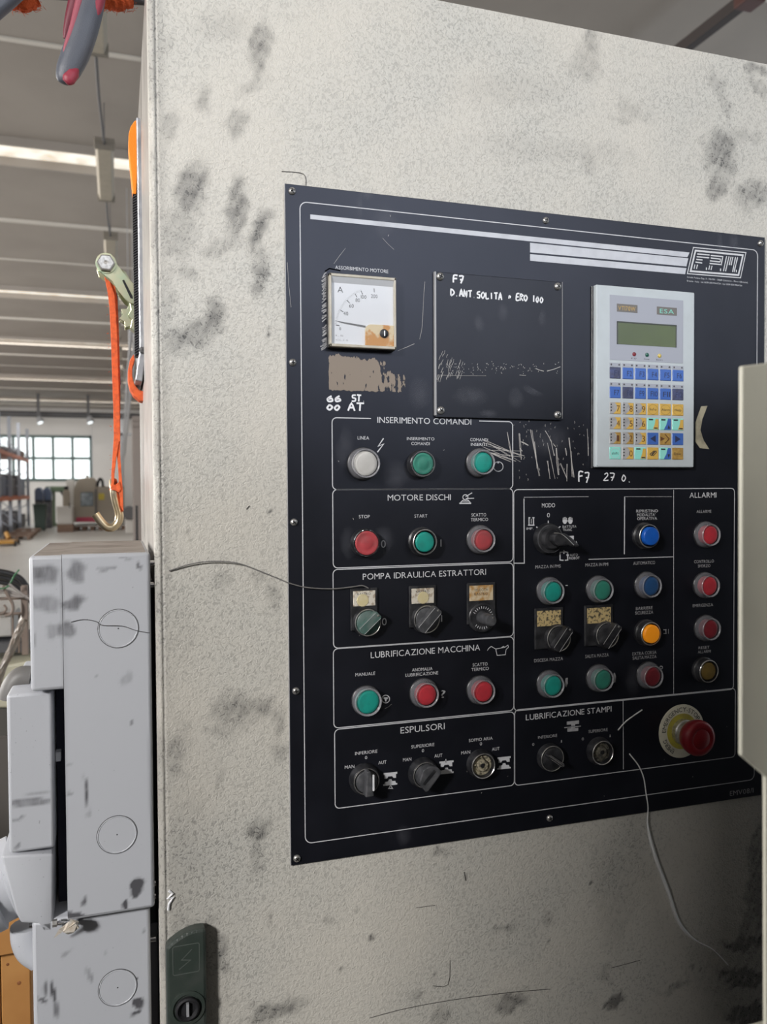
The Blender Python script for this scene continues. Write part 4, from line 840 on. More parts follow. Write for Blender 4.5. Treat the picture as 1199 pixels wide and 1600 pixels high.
hm = .036
obj('mushroom_head', lathe(NB(), c, [(.0132, .016), (.0165, .0175), (.019, .021), (.0205, .027), (.0205, .031), (.0195, .034), (.0165, hm-.0005), (.0125, hm), (.0115, hm-.0008), (.0105, hm), (0, hm+.0003)], n=48), M_MUSH, es, smooth=55)
# --- blank cover plate with four screws
a = P(680.5, 424, PF-.004); b = P(879.5, 656.5, PF-.004)
cp = obj('cover_plate', box(NB(), (a.x, PF-.0035, b.z), (b.x, PF, a.z), .0005, 1), mat('cover_black', (0.003, 0.0033, 0.005), 0.42, noise=(9, .8, (.009, .0095, .013))), pt, 'square black blanking plate with marker writing')
bpy.data.materials['cover_black'].node_tree.nodes['Principled BSDF'].inputs['Specular Tint'].default_value = (.84, .87, 1.0, 1)
bm = NB(); box(bm, (a.x-.0006, PF-.0037, b.z+.002), (a.x+.0009, PF-.0001, a.z)); obj('plate_edge', bm, M_EDGE, cp)
bm = NB(); box(bm, (b.x-.0003, PF-.0037, b.z+.002), (b.x+.0001, PF-.0001, a.z)); obj('plate_edge', bm, M_EDGE, cp)
for p in ((689, 431.5), (873, 447), (690, 641), (873, 648)):
    cc = P(*p, PF-.0055); t = lathe(NB(), (cc.x, PF-.0035, cc.z), [(.0042, 0), (.0042, .0008), (.0034, .0022), (.0018, .0028), (0, .003)], n=18)
    an = random.uniform(0, 1.5)
    for k in (0, 1):
        aa = an+k*PI/2; u = Vector((math.cos(aa), 0, math.sin(aa)))*.0022; v = Vector((-math.sin(aa), 0, math.cos(aa)))*.0005; q = Vector((cc.x, PF-.0062, cc.z)); prism(t, [q+u+v, q-u+v, q-u-v, q+u-v], (0, -.0006, 0), mi=1)
    obj('screw', t, [M_STEEL, M_DARK], cp, smooth=50)
YC = PF-.0037
hand('F7', 709, 726, 436, 438, 11, 1.8, cp, YC); hand('D.ANT.SOLITA', 705, 786, 457, 464, 10, 1.6, cp, YC); hand('=', 794, 802, 465, 465, 8, 1.4, cp, YC); hand('ERO 100', 807, 850, 464, 469, 10, 1.6, cp, YC)
hand('F7', 905, 923, 745, 748, 15, 1.6, pt, PR); hand('27 0.', 944, 990, 745, 748, 12, 1.3, pt, PR)
hand('66', 511, 536, 623, 623, 9, 1.8, pt, PR); hand('00', 511, 534, 636, 637, 9, 1.9, pt, PR); hand('ST.', 550, 574, 622, 623, 10, 1.6, pt, PR); hand('AT', 544, 571, 636, 636, 12, 1.8, pt, PR)
# zigzag marker band left of the meter
bm = NB(); pts = []
rb = random.Random(2)
for k in range(46):
    y = 428+k*2.55; pts = [P(503.5+rb.uniform(-1, 1.5)-(2 if k > 42 else 0), y+rb.uniform(2, 5), PR), P(507, y+rb.uniform(0, 2), PR), P(511.5+rb.uniform(-1.5, 1), y-rb.uniform(0, 3), PR)]
    if rb.random() > .12: strip(bm, pts, rb.uniform(.0006, .0013), PR-.000003*k); strip(bm, [P(508, 424, PR), P(515, 419.5, PR), P(532, 423, PR)], .0012, PR-.00002)
obj('marker_band', bm, mat('grey_marker', (.36, .36, .37), .6, noise=(200, .7, (.12, .12, .13))), pt)
# scraped field
def worn_mat():
    m = bpy.data.materials.new('scraped_print'); m.use_nodes = True; nt = m.node_tree; b = nt.nodes['Principled BSDF']; N = nt.nodes; L = nt.links
    tc = N.new('ShaderNodeTexCoord'); mp = N.new('ShaderNodeMapping'); mp.inputs['Rotation'].default_value = (0, .5, 0); mp.inputs['Scale'].default_value = (1.4, 1, .45); L.new(tc.outputs['Object'], mp.inputs[0])
    n = N.new('ShaderNodeTexNoise'); n.inputs['Scale'].default_value = 230; n.inputs['Detail'].default_value = 4; L.new(mp.outputs[0], n.inputs['Vector'])
    at = N.new('ShaderNodeAttribute'); at.attribute_name = 'wear'
    a = N.new('ShaderNodeMath'); a.operation = 'ADD'; L.new(n.outputs['Fac'], a.inputs[0]); L.new(at.outputs['Fac'], a.inputs[1])
    r = N.new('ShaderNodeValToRGB'); r.color_ramp.elements[0].position = .5; r.color_ramp.elements[1].position = .515
    r.color_ramp.elements[0].color = (0, 0, 0, 1); r.color_ramp.elements[1].color = (1, 1, 1, 1); L.new(a.outputs[0], r.inputs[0]); b.inputs['Base Color'].default_value = (.25, .205, .165, 1); b.inputs['Roughness'].default_value = .55; tr = N.new('ShaderNodeBsdfTransparent'); mx = N.new('ShaderNodeMixShader'); L.new(r.outputs[0], mx.inputs[0]); L.new(tr.outputs[0], mx.inputs[1]); L.new(b.outputs[0], mx.inputs[2]); L.new(mx.outputs[0], N['Material Output'].inputs[0])
    return m
a = P(509, 549, PR); b = P(649, 617, PR); nx, nz = 28, 14
vs = []; wv = []
for j in range(nz+1):
    for i in range(nx+1):
        u, v = i/nx, j/nz
        vs.append((a.x+(b.x-a.x)*u, PR, a.z+(b.z-a.z)*v))
        e = min(u/.04, (1-u)/.16, v/.2+.25*(u < .3), (1-v)/.06+(.0), 1)
        wv.append(-.45+.62*max(0, e)-(.30 if (u > .55 and v < .45) else 0)*min(1, (u-.5)*3)-(.12 if u > .6 else 0))
me = bpy.data.meshes.new('scraped_field'); me.from_pydata([tuple(Vector(v)-pt.location) for v in vs], [], [(j*(nx+1)+i, (j+1)*(nx+1)+i, (j+1)*(nx+1)+i+1, j*(nx+1)+i+1) for j in range(nz) for i in range(nx)])
at = me.attributes.new('wear', 'FLOAT', 'POINT'); at.data.foreach_set('value', wv); me.materials.append(worn_mat())
o = bpy.data.objects.new('scraped_field', me); COL.objects.link(o); o.parent = pt; o['label'] = 'taupe scraped rectangle under the ammeter'
# scratches
rnd = random.Random(3); bm = NB()
def scr(x0, y0, x1, y1, wd=.0004, Y=PR):
    wd *= .75; strip(bm, [P(x0, y0, Y), P((x0+x1)/2+rnd.uniform(-1, 1), (y0+y1)/2+rnd.uniform(-.6, .6), Y), P(x1, y1, Y)], wd, Y-rnd.uniform(0, 1)*.00008)
for k in range(13): scr(750+rnd.uniform(0, 18), 686+rnd.uniform(0, 22), 790+rnd.uniform(-12, 30), 708+rnd.uniform(-4, 14), rnd.uniform(.0003, .0007))
for x0, y0, x1, y1 in ((792, 675, 801, 718), (812, 677, 815, 718), (829, 671, 843, 744), (831, 672, 838, 715), (836, 690, 840, 732), (852, 673, 862, 690), (855, 692, 868, 748), (862, 690, 866, 712), (869, 700, 873, 742), (884, 700, 886, 712), (889, 684, 897, 746), (893, 705, 895, 745), (876, 724, 886, 748), (887, 725, 886, 752), (918, 670, 920, 712), (865, 693, 868, 698), (815, 690, 826, 696), (812, 700, 816, 705), (856, 720, 860, 748)):
    for _ in range(2): scr(x0+rnd.uniform(-1, 1), y0, x1+rnd.uniform(-1, 1), y1, rnd.uniform(.0003, .0009))
for k in range(60): x, y = rnd.uniform(800, 925), rnd.uniform(655, 750); scr(x, y, x+rnd.uniform(-1, 1), y+rnd.uniform(1, 4), .0004)
scr(664, 440, 660, 510); scr(660, 510, 656, 530); scr(622, 548, 648, 537, .0005); scr(598, 372, 616, 390, .0003); scr(540, 388, 522, 412, .0003); scr(449, 410, 455, 480, .0003); scr(602, 1107, 612, 1100, .0002)
for k in range(30): x, y = rnd.uniform(500, 1150), rnd.uniform(320, 1250); scr(x, y, x+rnd.uniform(-2, 2), y+rnd.uniform(1, 3), .0004)
obj('scratch_marks', bm, M_SCRATCH, pt)['kind'] = 'stuff'
bm = NB(); YS = YC-.00015
for k in range(46): x, y = rnd.uniform(684, 725), rnd.uniform(546, 588); l = rnd.uniform(3, 12); scr(x, y, x-l*.35, y+l, .0004, YS) if x < 725-(y < 556)*20 else None
for k in range(85): x = rnd.uniform(700, 877); y = 575-(x-700)*.02+rnd.gauss(0, 5); scr(x, y, x+rnd.uniform(-1.5, 1.5), y+rnd.uniform(-2, 3), .00045, YS)
scr(855, 580, 876, 573, .0008, YS); scr(838, 576, 850, 580, .0008, YS); scr(812, 586, 822, 586.5, .0005, YS); scr(684, 586, 760, 587, .0003, YS)
obj('scratch_marks', bm, M_SCRATCH, cp)['kind'] = 'stuff'
# finger haze on the black faces
def haze(px, py, rx, ry, an, parent, Y):
    bm = NB(); a = math.radians(an); vs = []
    for k in range(24):
        t = 2*PI*k/24; j = 1+.12*math.sin(3*t+px)+.06*math.sin(5*t); x = rx*math.cos(t)*j; y = ry*math.sin(t)*j
        vs.append(P(px+x*math.cos(a)-y*math.sin(a), py+x*math.sin(a)+y*math.cos(a), Y))
    poly(bm, vs[::-1], Y); obj('finger_smudge', bm, M_SMUDGE, parent)
for i, (x, y, rx, ry, an) in enumerate(((748, 506, 9, 17, -15), (786, 488, 9, 17, 0), (848, 498, 7, 15, 5), (805, 622, 13, 20, -10), (832, 611, 25, 5, 28), (735, 620, 30, 18, 0), (765, 646, 18, 7, 0))): haze(x, y, rx, ry, an, cp, YC-.0001-.00002*i)
for i, (x, y, rx, ry, an) in enumerate(((575, 300, 14, 12, 0), (562, 320, 6, 25, 0), (600, 345, 22, 30, 20), (1125, 385, 5, 25, 0), (1148, 380, 10, 18, 0), (655, 615, 20, 30, 10), (540, 700, 16, 40, 10), (618, 740, 26, 26, 0), (860, 690, 40, 28, 0), (600, 840, 20, 22, 0), (545, 848, 14, 28, 0), (630, 1305, 14, 18, 0), (990, 1060, 14, 30, 0))): haze(x, y, rx, ry, an, pt, PR-.0001-.00002*i)
# crescent of old glue right of the keypad
bm = NB(); poly(bm, [P(x, y, PR) for x, y in ((1096, 635), (1106, 634), (1098, 655), (1095, 672), (1100, 688), (1109, 702), (1094, 700), (1087, 690), (1087, 660))], PR)
obj('glue_trace', bm, mat('old_glue', (.36, .33, .24), .5, noise=(70, .7, (.14, .13, .1))), pt, 'yellowish crescent of old glue')
# ================================================================== OPERATOR TERMINAL
TF_ = PF-0.0075
M_TERM = mat('terminal_case', (0.50, 0.55, 0.58), 0.4, noise=(60, .3, (.42, .46, .48))); M_TGREY = mat('terminal_header', (0.36, 0.38, 0.44), 0.45)
c0 = P(932, 444, TF_); c1 = P(1085, 730.5, TF_)
tt = thing('operator_terminal', ((c0.x+c1.x)/2, 0, c1.z), 'pale blue-grey operator keypad terminal with green display, blue and yellow keys', 'keypad')
obj('housing', box(NB(), (c0.x, TF_, c1.z), (c1.x, PF-.0001, c0.z), .0016, 2), M_TERM, tt)
obj('mounting_frame', box(NB(), (c0.x-.0022, PF-.0022, c1.z-.0012), (c1.x+.0006, PF-.0001, c0.z-.001), .0004, 1), M_BLACKP, tt)
a = P(953, 460.5, TF_); b = P(1067.5, 563.5, TF_)
hd = obj('header_sheet', box(NB(), (a.x, TF_-.0003, P(953, 562, TF_).z), (b.x, TF_+.0002, a.z)), M_TGREY, tt)
a = P(964, 502, TF_); b = P(1056.5, 543, TF_)
M_LCD = mat('lcd_green', (0.055, 0.085, 0.018), 0.25, noise=(18, .4, (.10, .15, .03)))
obj('display', box(NB(), (a.x, TF_-.0004, b.z), (b.x, TF_+.0001, a.z)), M_LCD, tt)
bm = box(NB(), (a.x, TF_-.0012, b.z), (a.x+.0011, TF_-.0003, a.z)); box(bm, (a.x, TF_-.0014, a.z-.0011), (b.x, TF_-.0003, a.z)); box(bm, (b.x-.0008, TF_-.0012, b.z), (b.x, TF_-.0003, a.z))
obj('display_bezel', bm, mat('lcd_edge', (.02, .028, .02), .3), tt)
obj('display_glass', box(NB(), (a.x, TF_-.0016, b.z), (b.x, TF_-.0013, a.z)), clear('clear_window', (.5, .55, .5), .08, .1), tt)
M_TAG = mat('tag_brown', (.16, .15, .14), .5); M_GOLD = mat('gold_letter', (.55, .36, .10), .5); M_MINT = mat('mint', (.22, .62, .52), .45)
for (x0, y0, x1, y1), s, m in (((964, 474.5, 996, 489), 'VT170W', M_GOLD), ((1026.5, 479, 1057.5, 493.5), 'ESA', M_MINT)):
    a = P(x0, y0, TF_); b = P(x1, y1, TF_); lb = obj('name_tag', box(NB(), (a.x, TF_-.0006, b.z), (b.x, TF_, a.z)), M_TAG, tt)
    text(s, x0+(2.5 if s != 'ESA' else 5), x1-(2.5 if s != 'ESA' else 4), (y0+y1)/2, 7.2, m, lb, TF_-.0007, name='tag_lettering')
for px, py, m in ((991, 553.5, M_DKRED), (1011, 554.5, mat('led_green', (.01, .09, .06), .3)), (1030.5, 556, mat('led_yellow', (.55, .42, .1), .3))):
    cc = P(px, py, TF_); obj('status_light', lathe(NB(), (cc.x, TF_-.0003, cc.z), [(.0024, 0), (.0022, .0006), (0, .001)], n=16), m, tt)
for s, x0, x1, y in (('F D', 987, 995, 560), ('Power', 1007, 1015.5, 561), ('Battery', 1026, 1036, 562)): text(s, x0, x1, y, 2.4, M_INK, tt, TF_-.00035, name='light_caption')
KX = [961.3, 981.3, 1000.8, 1020.3, 1039.8, 1059.3]; KY = [(573.5, 591.5), (604, 622), (628.5, 647), (651.5, 670.5), (675, 694), (698.5, 717.5)]
M_KB = mat('key_blue', (0.055, 0.14, 0.46), .4); M_KY = mat('key_yellow', (.66, .42, .09), .45, noise=(150, .3, (.5, .33, .1))); M_KG = mat('key_grey', (.40, .40, .41), .45, noise=(200, .5, (.22, .22, .23)))
M_KM = mat('key_mint', (.28, .72, .64), .45); M_KD = mat('key_thumbed', (.06, .065, .12), .5, noise=(200, .5, (.09, .12, .3))); M_KDY = mat('key_thumbed_yellow', (.36, .22, .06), .5, noise=(250, .6, (.55, .36, .1))); M_KTXT = mat('key_ink', (.03, .04, .10), .5); M_KN = mat('key_number', (.12, .05, .02), .5)
rows = [[('F1', 'd'), ('F2', 'b'), ('F3', 'b'), ('F4', 'b'), ('F5', 'b'), ('F6', 'b')], [('F7', 'b'), ('F8', 'd'), ('F9', 'b'), ('F10', 'b'), ('F11', 'b'), ('F12', 'D')],
        [('7', 'n'), ('8', 'n'), ('9', 'n'), ('Info', 'y'), ('Alarm', 'y'), ('Help', 'y')], [('4', 'n'), ('5', 'n'), ('6', 'n'), ('', 'my'), ('', 'mbu'), ('', 'my')],
        [('1', 'nd'), ('2', 'nd'), ('3', 'n'), ('', 'bl'), ('', 'yd'), ('', 'br')], [('shift', 'm'), ('0', 'n'), ('', 'my'), ('', 'yo'), ('', 'mbd'), ('Enter', 'Y')]]
# heights come from the first column, so rows are level on the keypad
for r, (row, (y0, y1)) in enumerate(zip(rows, KY)):
    z0 = P(KX[0], y0, TF_).z; z1 = P(KX[0], y1, TF_).z
    for cidx, (s, kd) in enumerate(row):
        px = KX[cidx]; xa_ = P(px-8.7, 640, TF_).x; xb_ = P(px+8.7, 640, TF_).x; yk = TF_-.0006
        m = {'d': M_KD, 'b': M_KB, 'D': M_KD, 'n': M_KG, 'nd': M_KG, 'y': M_KY, 'my': M_KM, 'mbu': M_KM, 'mbd': M_KM, 'bl': M_KB, 'br': M_KB, 'yd': M_KDY, 'm': M_KM, 'yo': M_KY, 'Y': M_KDY}[kd]
        lab = {'d': 'dark thumbed blue key', 'D': 'dark thumbed blue key', 'b': 'blue function key', 'n': 'grey and yellow number key', 'nd': 'thumbed number key', 'y': 'yellow key', 'Y': 'brownish yellow key', 'm': 'mint shift key'}.get(kd)
        k = obj('key', box(NB(), (xa_, yk, z1), (xb_, TF_+.0002, z0), .0005, 1), m, tt, lab)
        ky = yk-.00008; zc = (z0+z1)/2; hz = z0-z1; wx = xb_-xa_
        if r < 2:
            e = box(NB(), (xa_, TF_-.0003, z0+.0006), (xb_, TF_+.0001, z0+.0047)); led = obj('key_strip', e, M_TGREY, tt)
            t = NB()
            for q in (.15, .85): lathe(t, (xa_+wx*q, TF_-.0003, z0+.0028), [(.0011, 0), (.0009, .0004), (0, .0006)], n=10)
            obj('key_light', t, M_DKGREY, led)
        def V(u, v, d=0): return Vector((xa_+wx*u, ky-d, z1+hz*v))
        if kd in ('n', 'nd'):
            t = NB(); poly(t, [V(.98, .97), V(.45, .97), V(.62, .8), V(.68, .5), V(.55, .25), V(.3, .03), V(.98, .03)][::-1], ky); obj('yellow_field', t, M_KDY if kd == 'nd' else M_KY, k)
            t = NB()
            for q in range(3): poly(t, [V(.08, .75-.25*q), V(.08, .87-.25*q), V(.2, .87-.25*q), V(.2, .75-.25*q)], ky-.00003)
            obj('small_letters', t, M_INK, k)
        if kd in ('my', 'mbu', 'mbd'):
            t = NB(); pp = [V(.98, .97), V(.72, .97), V(.6, .5), V(.35, .03), V(.98, .03)] if kd != 'my' else [V(.98, .9), V(.72, .9), V(.66, .5), V(.5, .06), V(.98, .06)]
            poly(t, pp[::-1], ky); obj('key_field', t, M_KY if kd == 'my' else M_KB, k)
            t = NB()
            poly(t, [V(.12, .8), V(.12, .92), V(.5, .92), V(.5, .8)][::-1], ky-.00003)
            if kd == 'mbu': poly(t, [V(.68, .12), V(.8, .45), V(.92, .12)], ky-.00003)
            if kd == 'mbd': poly(t, [V(.68, .45), V(.92, .45), V(.8, .12)], ky-.00003)
            if kd == 'my': poly(t, [V(.6, .1), V(.92, .1), V(.92, .2), V(.6, .2)], ky-.00003)
            obj('key_symbol', t, M_INK, k)
        if kd in ('bl', 'br', 'yd'):
            t = NB(); pp = {'bl': [V(.25, .5), V(.75, .2), V(.75, .8)], 'br': [V(.25, .2), V(.75, .5), V(.25, .8)], 'yd': [V(.05, .3), V(.45, .5), V(.05, .7)]}[kd]
            poly(t, pp, ky)
            if kd == 'yd':
                for q in (V(.45, .12), V(.45, .88)): strip(t, [q, V(.85, .5)], .0012, ky-.00002)
            obj('key_symbol', t, M_KTXT if kd != 'yd' else M_KN, k)
        if kd == 'yo':
            t = NB()
            for q in (.36, .52): strip(t, [V(q, .3), V(q-.12, .45), V(q, .55), V(q+.25, .72), V(q+.3, .6), V(q, .3)], .0009, ky-.00003*q)
            obj('key_symbol', t, M_INK, k)
        if kd in ('y', 'Y', 'm'):
            t = NB(); strip(t, [V(.5+.42*math.cos(a*PI/10), .48+.42*math.sin(a*PI/10)) for a in range(20)], .0005, ky, True); obj('key_ring', t, M_TERM if kd == 'm' else M_KDY, k)
        if s:
            pyc = (y0+y1)/2
            zz = zc; bm = NB(); tv, wd = text_verts(s)
            if kd in ('n', 'nd'): hh = .0072; w_ = .0042; xs_ = xa_+wx*.62
            elif kd in ('y', 'Y', 'm'): hh = .0030; w_ = wx*(.6 if s != 'Alarm' else .72); xs_ = xa_+(wx-w_)/2
            else: hh = .0062; w_ = wx*(.44 if len(s) == 2 else .62); xs_ = xa_+wx*(.40 if len(s) == 2 else .28)
            for vs, fs in tv:
                VV = [bm.verts.new((xs_+x*w_/wd, ky-.00006, zz-hh/2+y*hh/CAPH)) for x, y in vs]
                for f in fs:
                    try: bm.faces.new([VV[i] for i in f])
                    except ValueError: pass
            obj('key_legend', bm, M_KN if kd in ('n', 'nd') else (M_KTXT if r < 2 else M_INK), k)
# ================================================================== AMMETER
YA = PF-.011
a = P(515, 426, YA); b = P(620, 546, YA)
S_ = (b.x-a.x); x0, z1 = a.x, a.z; x1 = b.x; z0 = b.z
am = thing('ammeter', ((x0+x1)/2, 0, z0), 'square analogue ammeter with rusty corner cover, at the upper left of the black panel', 'meter')
M_MET = mat('meter_rim', (0.42, 0.38, 0.30), 0.4, noise=(60, .6, (.6, .58, .52))); M_DIAL = mat('meter_dial', (0.66, 0.68, 0.72), 0.5)
obj('case', box(NB(), (x0-.0008, YA+.0055, z0-.0008), (x1+.0004, PF-.0001, z1+.001), .001, 1), M_BLACKP, am)
bm = NB(); rw = .0022
for bx in (((x0, z0), (x0+rw, z1)), ((x1-rw, z0), (x1, z1)), ((x0, z0), (x1, z0+.0028)), ((x0, z1-.0028), (x1, z1))):
    box(bm, (bx[0][0], YA, bx[0][1]), (bx[1][0], YA+.006, bx[1][1]), .0005, 1)
obj('rim', bm, M_MET, am)
yd = YA+.0035
obj('dial', box(NB(), (x0+rw-.0003, yd, z0+.002), (x1-rw+.0003, yd+.001, z1-.002)), M_DIAL, am)
obj('inner_ledge', prism(NB(), [(x0+rw, YA+.0008, z1-.0028), (x1-rw, YA+.0008, z1-.0028), (x1-rw, yd, z1-.0085), (x0+rw, yd, z1-.0085)], (0, .0003, 0)), mat('ledge_grey', (.45, .46, .48), .4), am)
def DP(u, v, d=0): return Vector((x0+(x1-x0)*u, yd-.0001-d, z1-(z1-z0)*v))
bm = NB(); ctr = (.72, .78); Wd = x1-x0; Hd = z1-z0
def pol(ang, r): a = math.radians(ang); return DP(ctr[0]-r*math.cos(a), ctr[1]-r*math.sin(a))
mj = (7.5, 18, 27.8, 35.7, 43.7, 51, 58, 62.8, 67.5)
for k in range(33):
    ang = 7.5+k*60/32; strip(bm, [pol(ang, .615), pol(ang, .645)], .0002, yd-.0001)
for ang in (7.5, 27.8, 43.7, 58, 67.5, 86): strip(bm, [pol(ang, .57), pol(ang, .625)], .0007, yd-.00012)
strip(bm, [DP(.11, .70), DP(.14, .70)], .0008, yd-.0001)
obj('scale_ticks', bm, M_INK, am)
def dtext(s, u, v, w_, h_, m=M_INK):
    tv, wd = text_verts(s); bm = NB(); q = DP(u, v)
    for vs, fs in tv:
        VV = [bm.verts.new((q.x+x*w_/wd, yd-.00012, q.z-h_/2+y*h_/CAPH)) for x, y in vs]
        for f in fs:
            try: bm.faces.new([VV[i] for i in f])
            except ValueError: pass
    obj('dial_figure', bm, m, am)
MM = S_/72
for s, u, v, w_, h_ in (('A', .13, .205, 5.8, 6.2), ('40', .215, .53, 5, 4), ('60', .30, .42, 4.8, 4), ('80', .395, .335, 4.8, 4), ('100', .475, .285, 6, 4), ('200', .63, .265, 7, 4), ('0', .15, .745, 2, 3), ('1.5', .10, .84, 8, 1.6), ('CL.1.5', .10, .90, 13, 1.6)): dtext(s, u, v, w_*MM, h_*MM, M_INK if len(s) < 4 and s != '1.5' else mat('grey_ink', (.3, .3, .32), .6))
obj('needle', prism(NB(), [DP(.09, .64, .0008), DP(.54, .685, .0008), DP(.54, .708, .0008), DP(.20, .665, .0008)], (0, .0003, 0)), M_DKGREY, am)
a = DP(.535, .665); bx, bz = x1-rw, z0+.0028
pts = [Vector((a.x+.006, 0, a.z))]+[Vector((a.x+.006-.006*math.sin(t*PI/8), 0, a.z-.006+.006*math.cos(t*PI/8))) for t in range(1, 5)]+[Vector((a.x, 0, bz)), Vector((bx, 0, bz)), Vector((bx, 0, a.z))]
M_RUST = mat('rust_cover', (0.62, 0.50, 0.30), 0.5, noise=(75, 1.0, (.50, .21, .015), .47, .55))
rc_ = obj('corner_cover', prism(NB(), [Vector((p.x, YA+.0012, p.z)) for p in pts], (0, .0023, 0), .0004), M_RUST, am, 'rust-stained corner cover')
q = P(600.5, 521, YA); obj('zero_screw', lathe(NB(), (q.x, YA+.0012, q.z), [(.0044, 0), (.0044, .0014), (.0034, .0020), (0, .002)], n=24), M_BLACKP, rc_, smooth=40)
obj('screw_slot', box(NB(), (q.x-.0003, YA-.0011, q.z-.0026), (q.x+.0007, YA-.0007, q.z+.0026)), M_STEEL, rc_)
obj('glass', box(NB(), (x0+rw, YA+.0003, z0+.0028), (x1-rw, YA+.0006, z1-.0028)), clear('meter_glass', (.7, .72, .75), .06, .08), am)
# ================================================================== LEFT: JUNCTION BOXES
def grey_plastic():
    m = mat('grey_plastic', (0.43, 0.445, 0.475), 0.42, noise=(7, .35, (.36, .37, .40)), bump=(350, .12))
    return m
def stained(name, base, cl):
    """plastic with an attribute for finger marks"""
    m = bpy.data.materials.new(name); m.use_nodes = True; nt = m.node_tree; b = nt.nodes['Principled BSDF']; N = nt.nodes; L = nt.links
    at = N.new('ShaderNodeAttribute'); at.attribute_name = 'grime'; tc = N.new('ShaderNodeTexCoord')
    mp = N.new('ShaderNodeMapping'); mp.inputs['Scale'].default_value = (1, 1, .25); L.new(tc.outputs['Object'], mp.inputs[0])
    n = N.new('ShaderNodeTexNoise'); n.inputs['Scale'].default_value = 220; n.inputs['Detail'].default_value = 4; L.new(mp.outputs[0], n.inputs['Vector'])
    n2 = N.new('ShaderNodeTexNoise'); n2.inputs['Scale'].default_value = 420; L.new(tc.outputs['Object'], n2.inputs['Vector'])
    r = N.new('ShaderNodeMapRange'); L.new(n.outputs['Fac'], r.inputs[0]); r.inputs[1].default_value = .3; r.inputs[2].default_value = .7; r.inputs[3].default_value = .72; r.inputs[4].default_value = 1.15
    r2 = N.new('ShaderNodeMapRange'); L.new(n2.outputs['Fac'], r2.inputs[0]); r2.inputs[1].default_value = .72; r2.inputs[2].default_value = .76; r2.inputs[3].default_value = 0; r2.inputs[4].default_value = .5
    mu = N.new('ShaderNodeMath'); mu.operation = 'MULTIPLY'; mu.use_clamp = True; L.new(at.outputs['Fac'], mu.inputs[0]); L.new(r.outputs[0], mu.inputs[1])
    mx = N.new('ShaderNodeMath'); mx.operation = 'MAXIMUM'; L.new(mu.outputs[0], mx.inputs[0]); L.new(r2.outputs[0], mx.inputs[1])
    c = N.new('ShaderNodeMixRGB'); c.inputs[1].default_value = (*base, 1); c.inputs[2].default_value = (.085, .085, .095, 1); L.new(mx.outputs[0], c.inputs[0]); L.new(c.outputs[0], b.inputs['Base Color'])
    b.inputs['Roughness'].default_value = .42
    u = N.new('ShaderNodeBump'); u.inputs['Strength'].default_value = .1; u.inputs['Distance'].default_value = .0006; L.new(n.outputs['Fac'], u.inputs['Height']); L.new(u.outputs['Normal'], b.inputs['Normal'])
    return m
M_PL = stained('grey_plastic', (0.46, 0.475, 0.51), 0); M_PLD = mat('dark_plastic', (.03, .03, .04), .5)
SB = [(68, 895, 24, 12, 0, .75), (65, 905, 20, 8, 0, .5), (120, 893, 14, 15, 0, .7), (70, 943, 26, 12, 5, .5), (115, 942, 18, 10, -18, .8), (103, 984, 14, 12, 0, .7), (82, 988, 10, 10, 0, .4), (50, 1000, 5, 12, 0, .5), (176, 970, 10, 7, 0, .4), (172, 985, 10, 7, 0, .35), (217, 883, 3, 7, -20, .9), (168, 890, 14, 2.5, -20, .5), (198, 1060, 7, 12, 15, .3), (192, 868, 14, 3, 30, .4), (158, 888, 8, 3, 0, .3),
      (133, 1222, 2, 18, -4, 1.2), (137, 1250, 2, 20, -4, 1.2), (138, 1272, 2, 10, 0, 1.1), (215, 1385, 9, 13, 15, 1.5), (210, 1395, 8, 6, 0, 1.1), (196, 1415, 4, 6, 0, 1.4), (131, 1408, 2.5, 8, 5, 1.1), (108, 1430, 9, 5, 0, 1.3), (125, 1432, 8, 5, 0, 1.2), (50, 1250, 35, 2.5, -2, .7), (45, 1256, 32, 4, -3, .6), (60, 1240, 25, 1.5, -6, .4), (28, 1280, 14, 2, -25, .5), (65, 1350, 3, 8, -10, .6), (75, 1348, 2, 6, 10, .6), (27, 1322, 2.5, 6, 15, .6), (43, 1415, 7, 14, 0, .5), (50, 1408, 4, 10, 0, .4),
      (163, 1489, 1.6, 9, 0, 1.1), (70, 1545, 2.5, 14, 0, 1.0), (83, 1550, 3, 18, -8, 1.0), (64, 1563, 10, 3, 20, .9), (88, 1578, 3, 14, -3, .7), (218, 1568, 8, 8, 0, 1.3), (212, 1582, 10, 3, -25, 1.2), (214, 1530, 2, 2, 0, 1.2), (140, 1525, 4, 12, -20, .5), (105, 1490, 10, 3, -35, .4), (233, 1210, 3, 60, 0, .2), (100, 1200, 5, 200, 0, .18), (97, 960, 3, 60, 0, .3), (108, 1240, 5, 3, 0, .5), (109, 1195, 2, 2, 0, 1.2), (150, 1058, 1.5, 1.5, 0, 1.2), (221, 1222, 1.5, 1.5, 0, 1.2), (224, 1454, 2, 2, 0, 1.2), (205, 1130, 2, 4, 0, .8)]
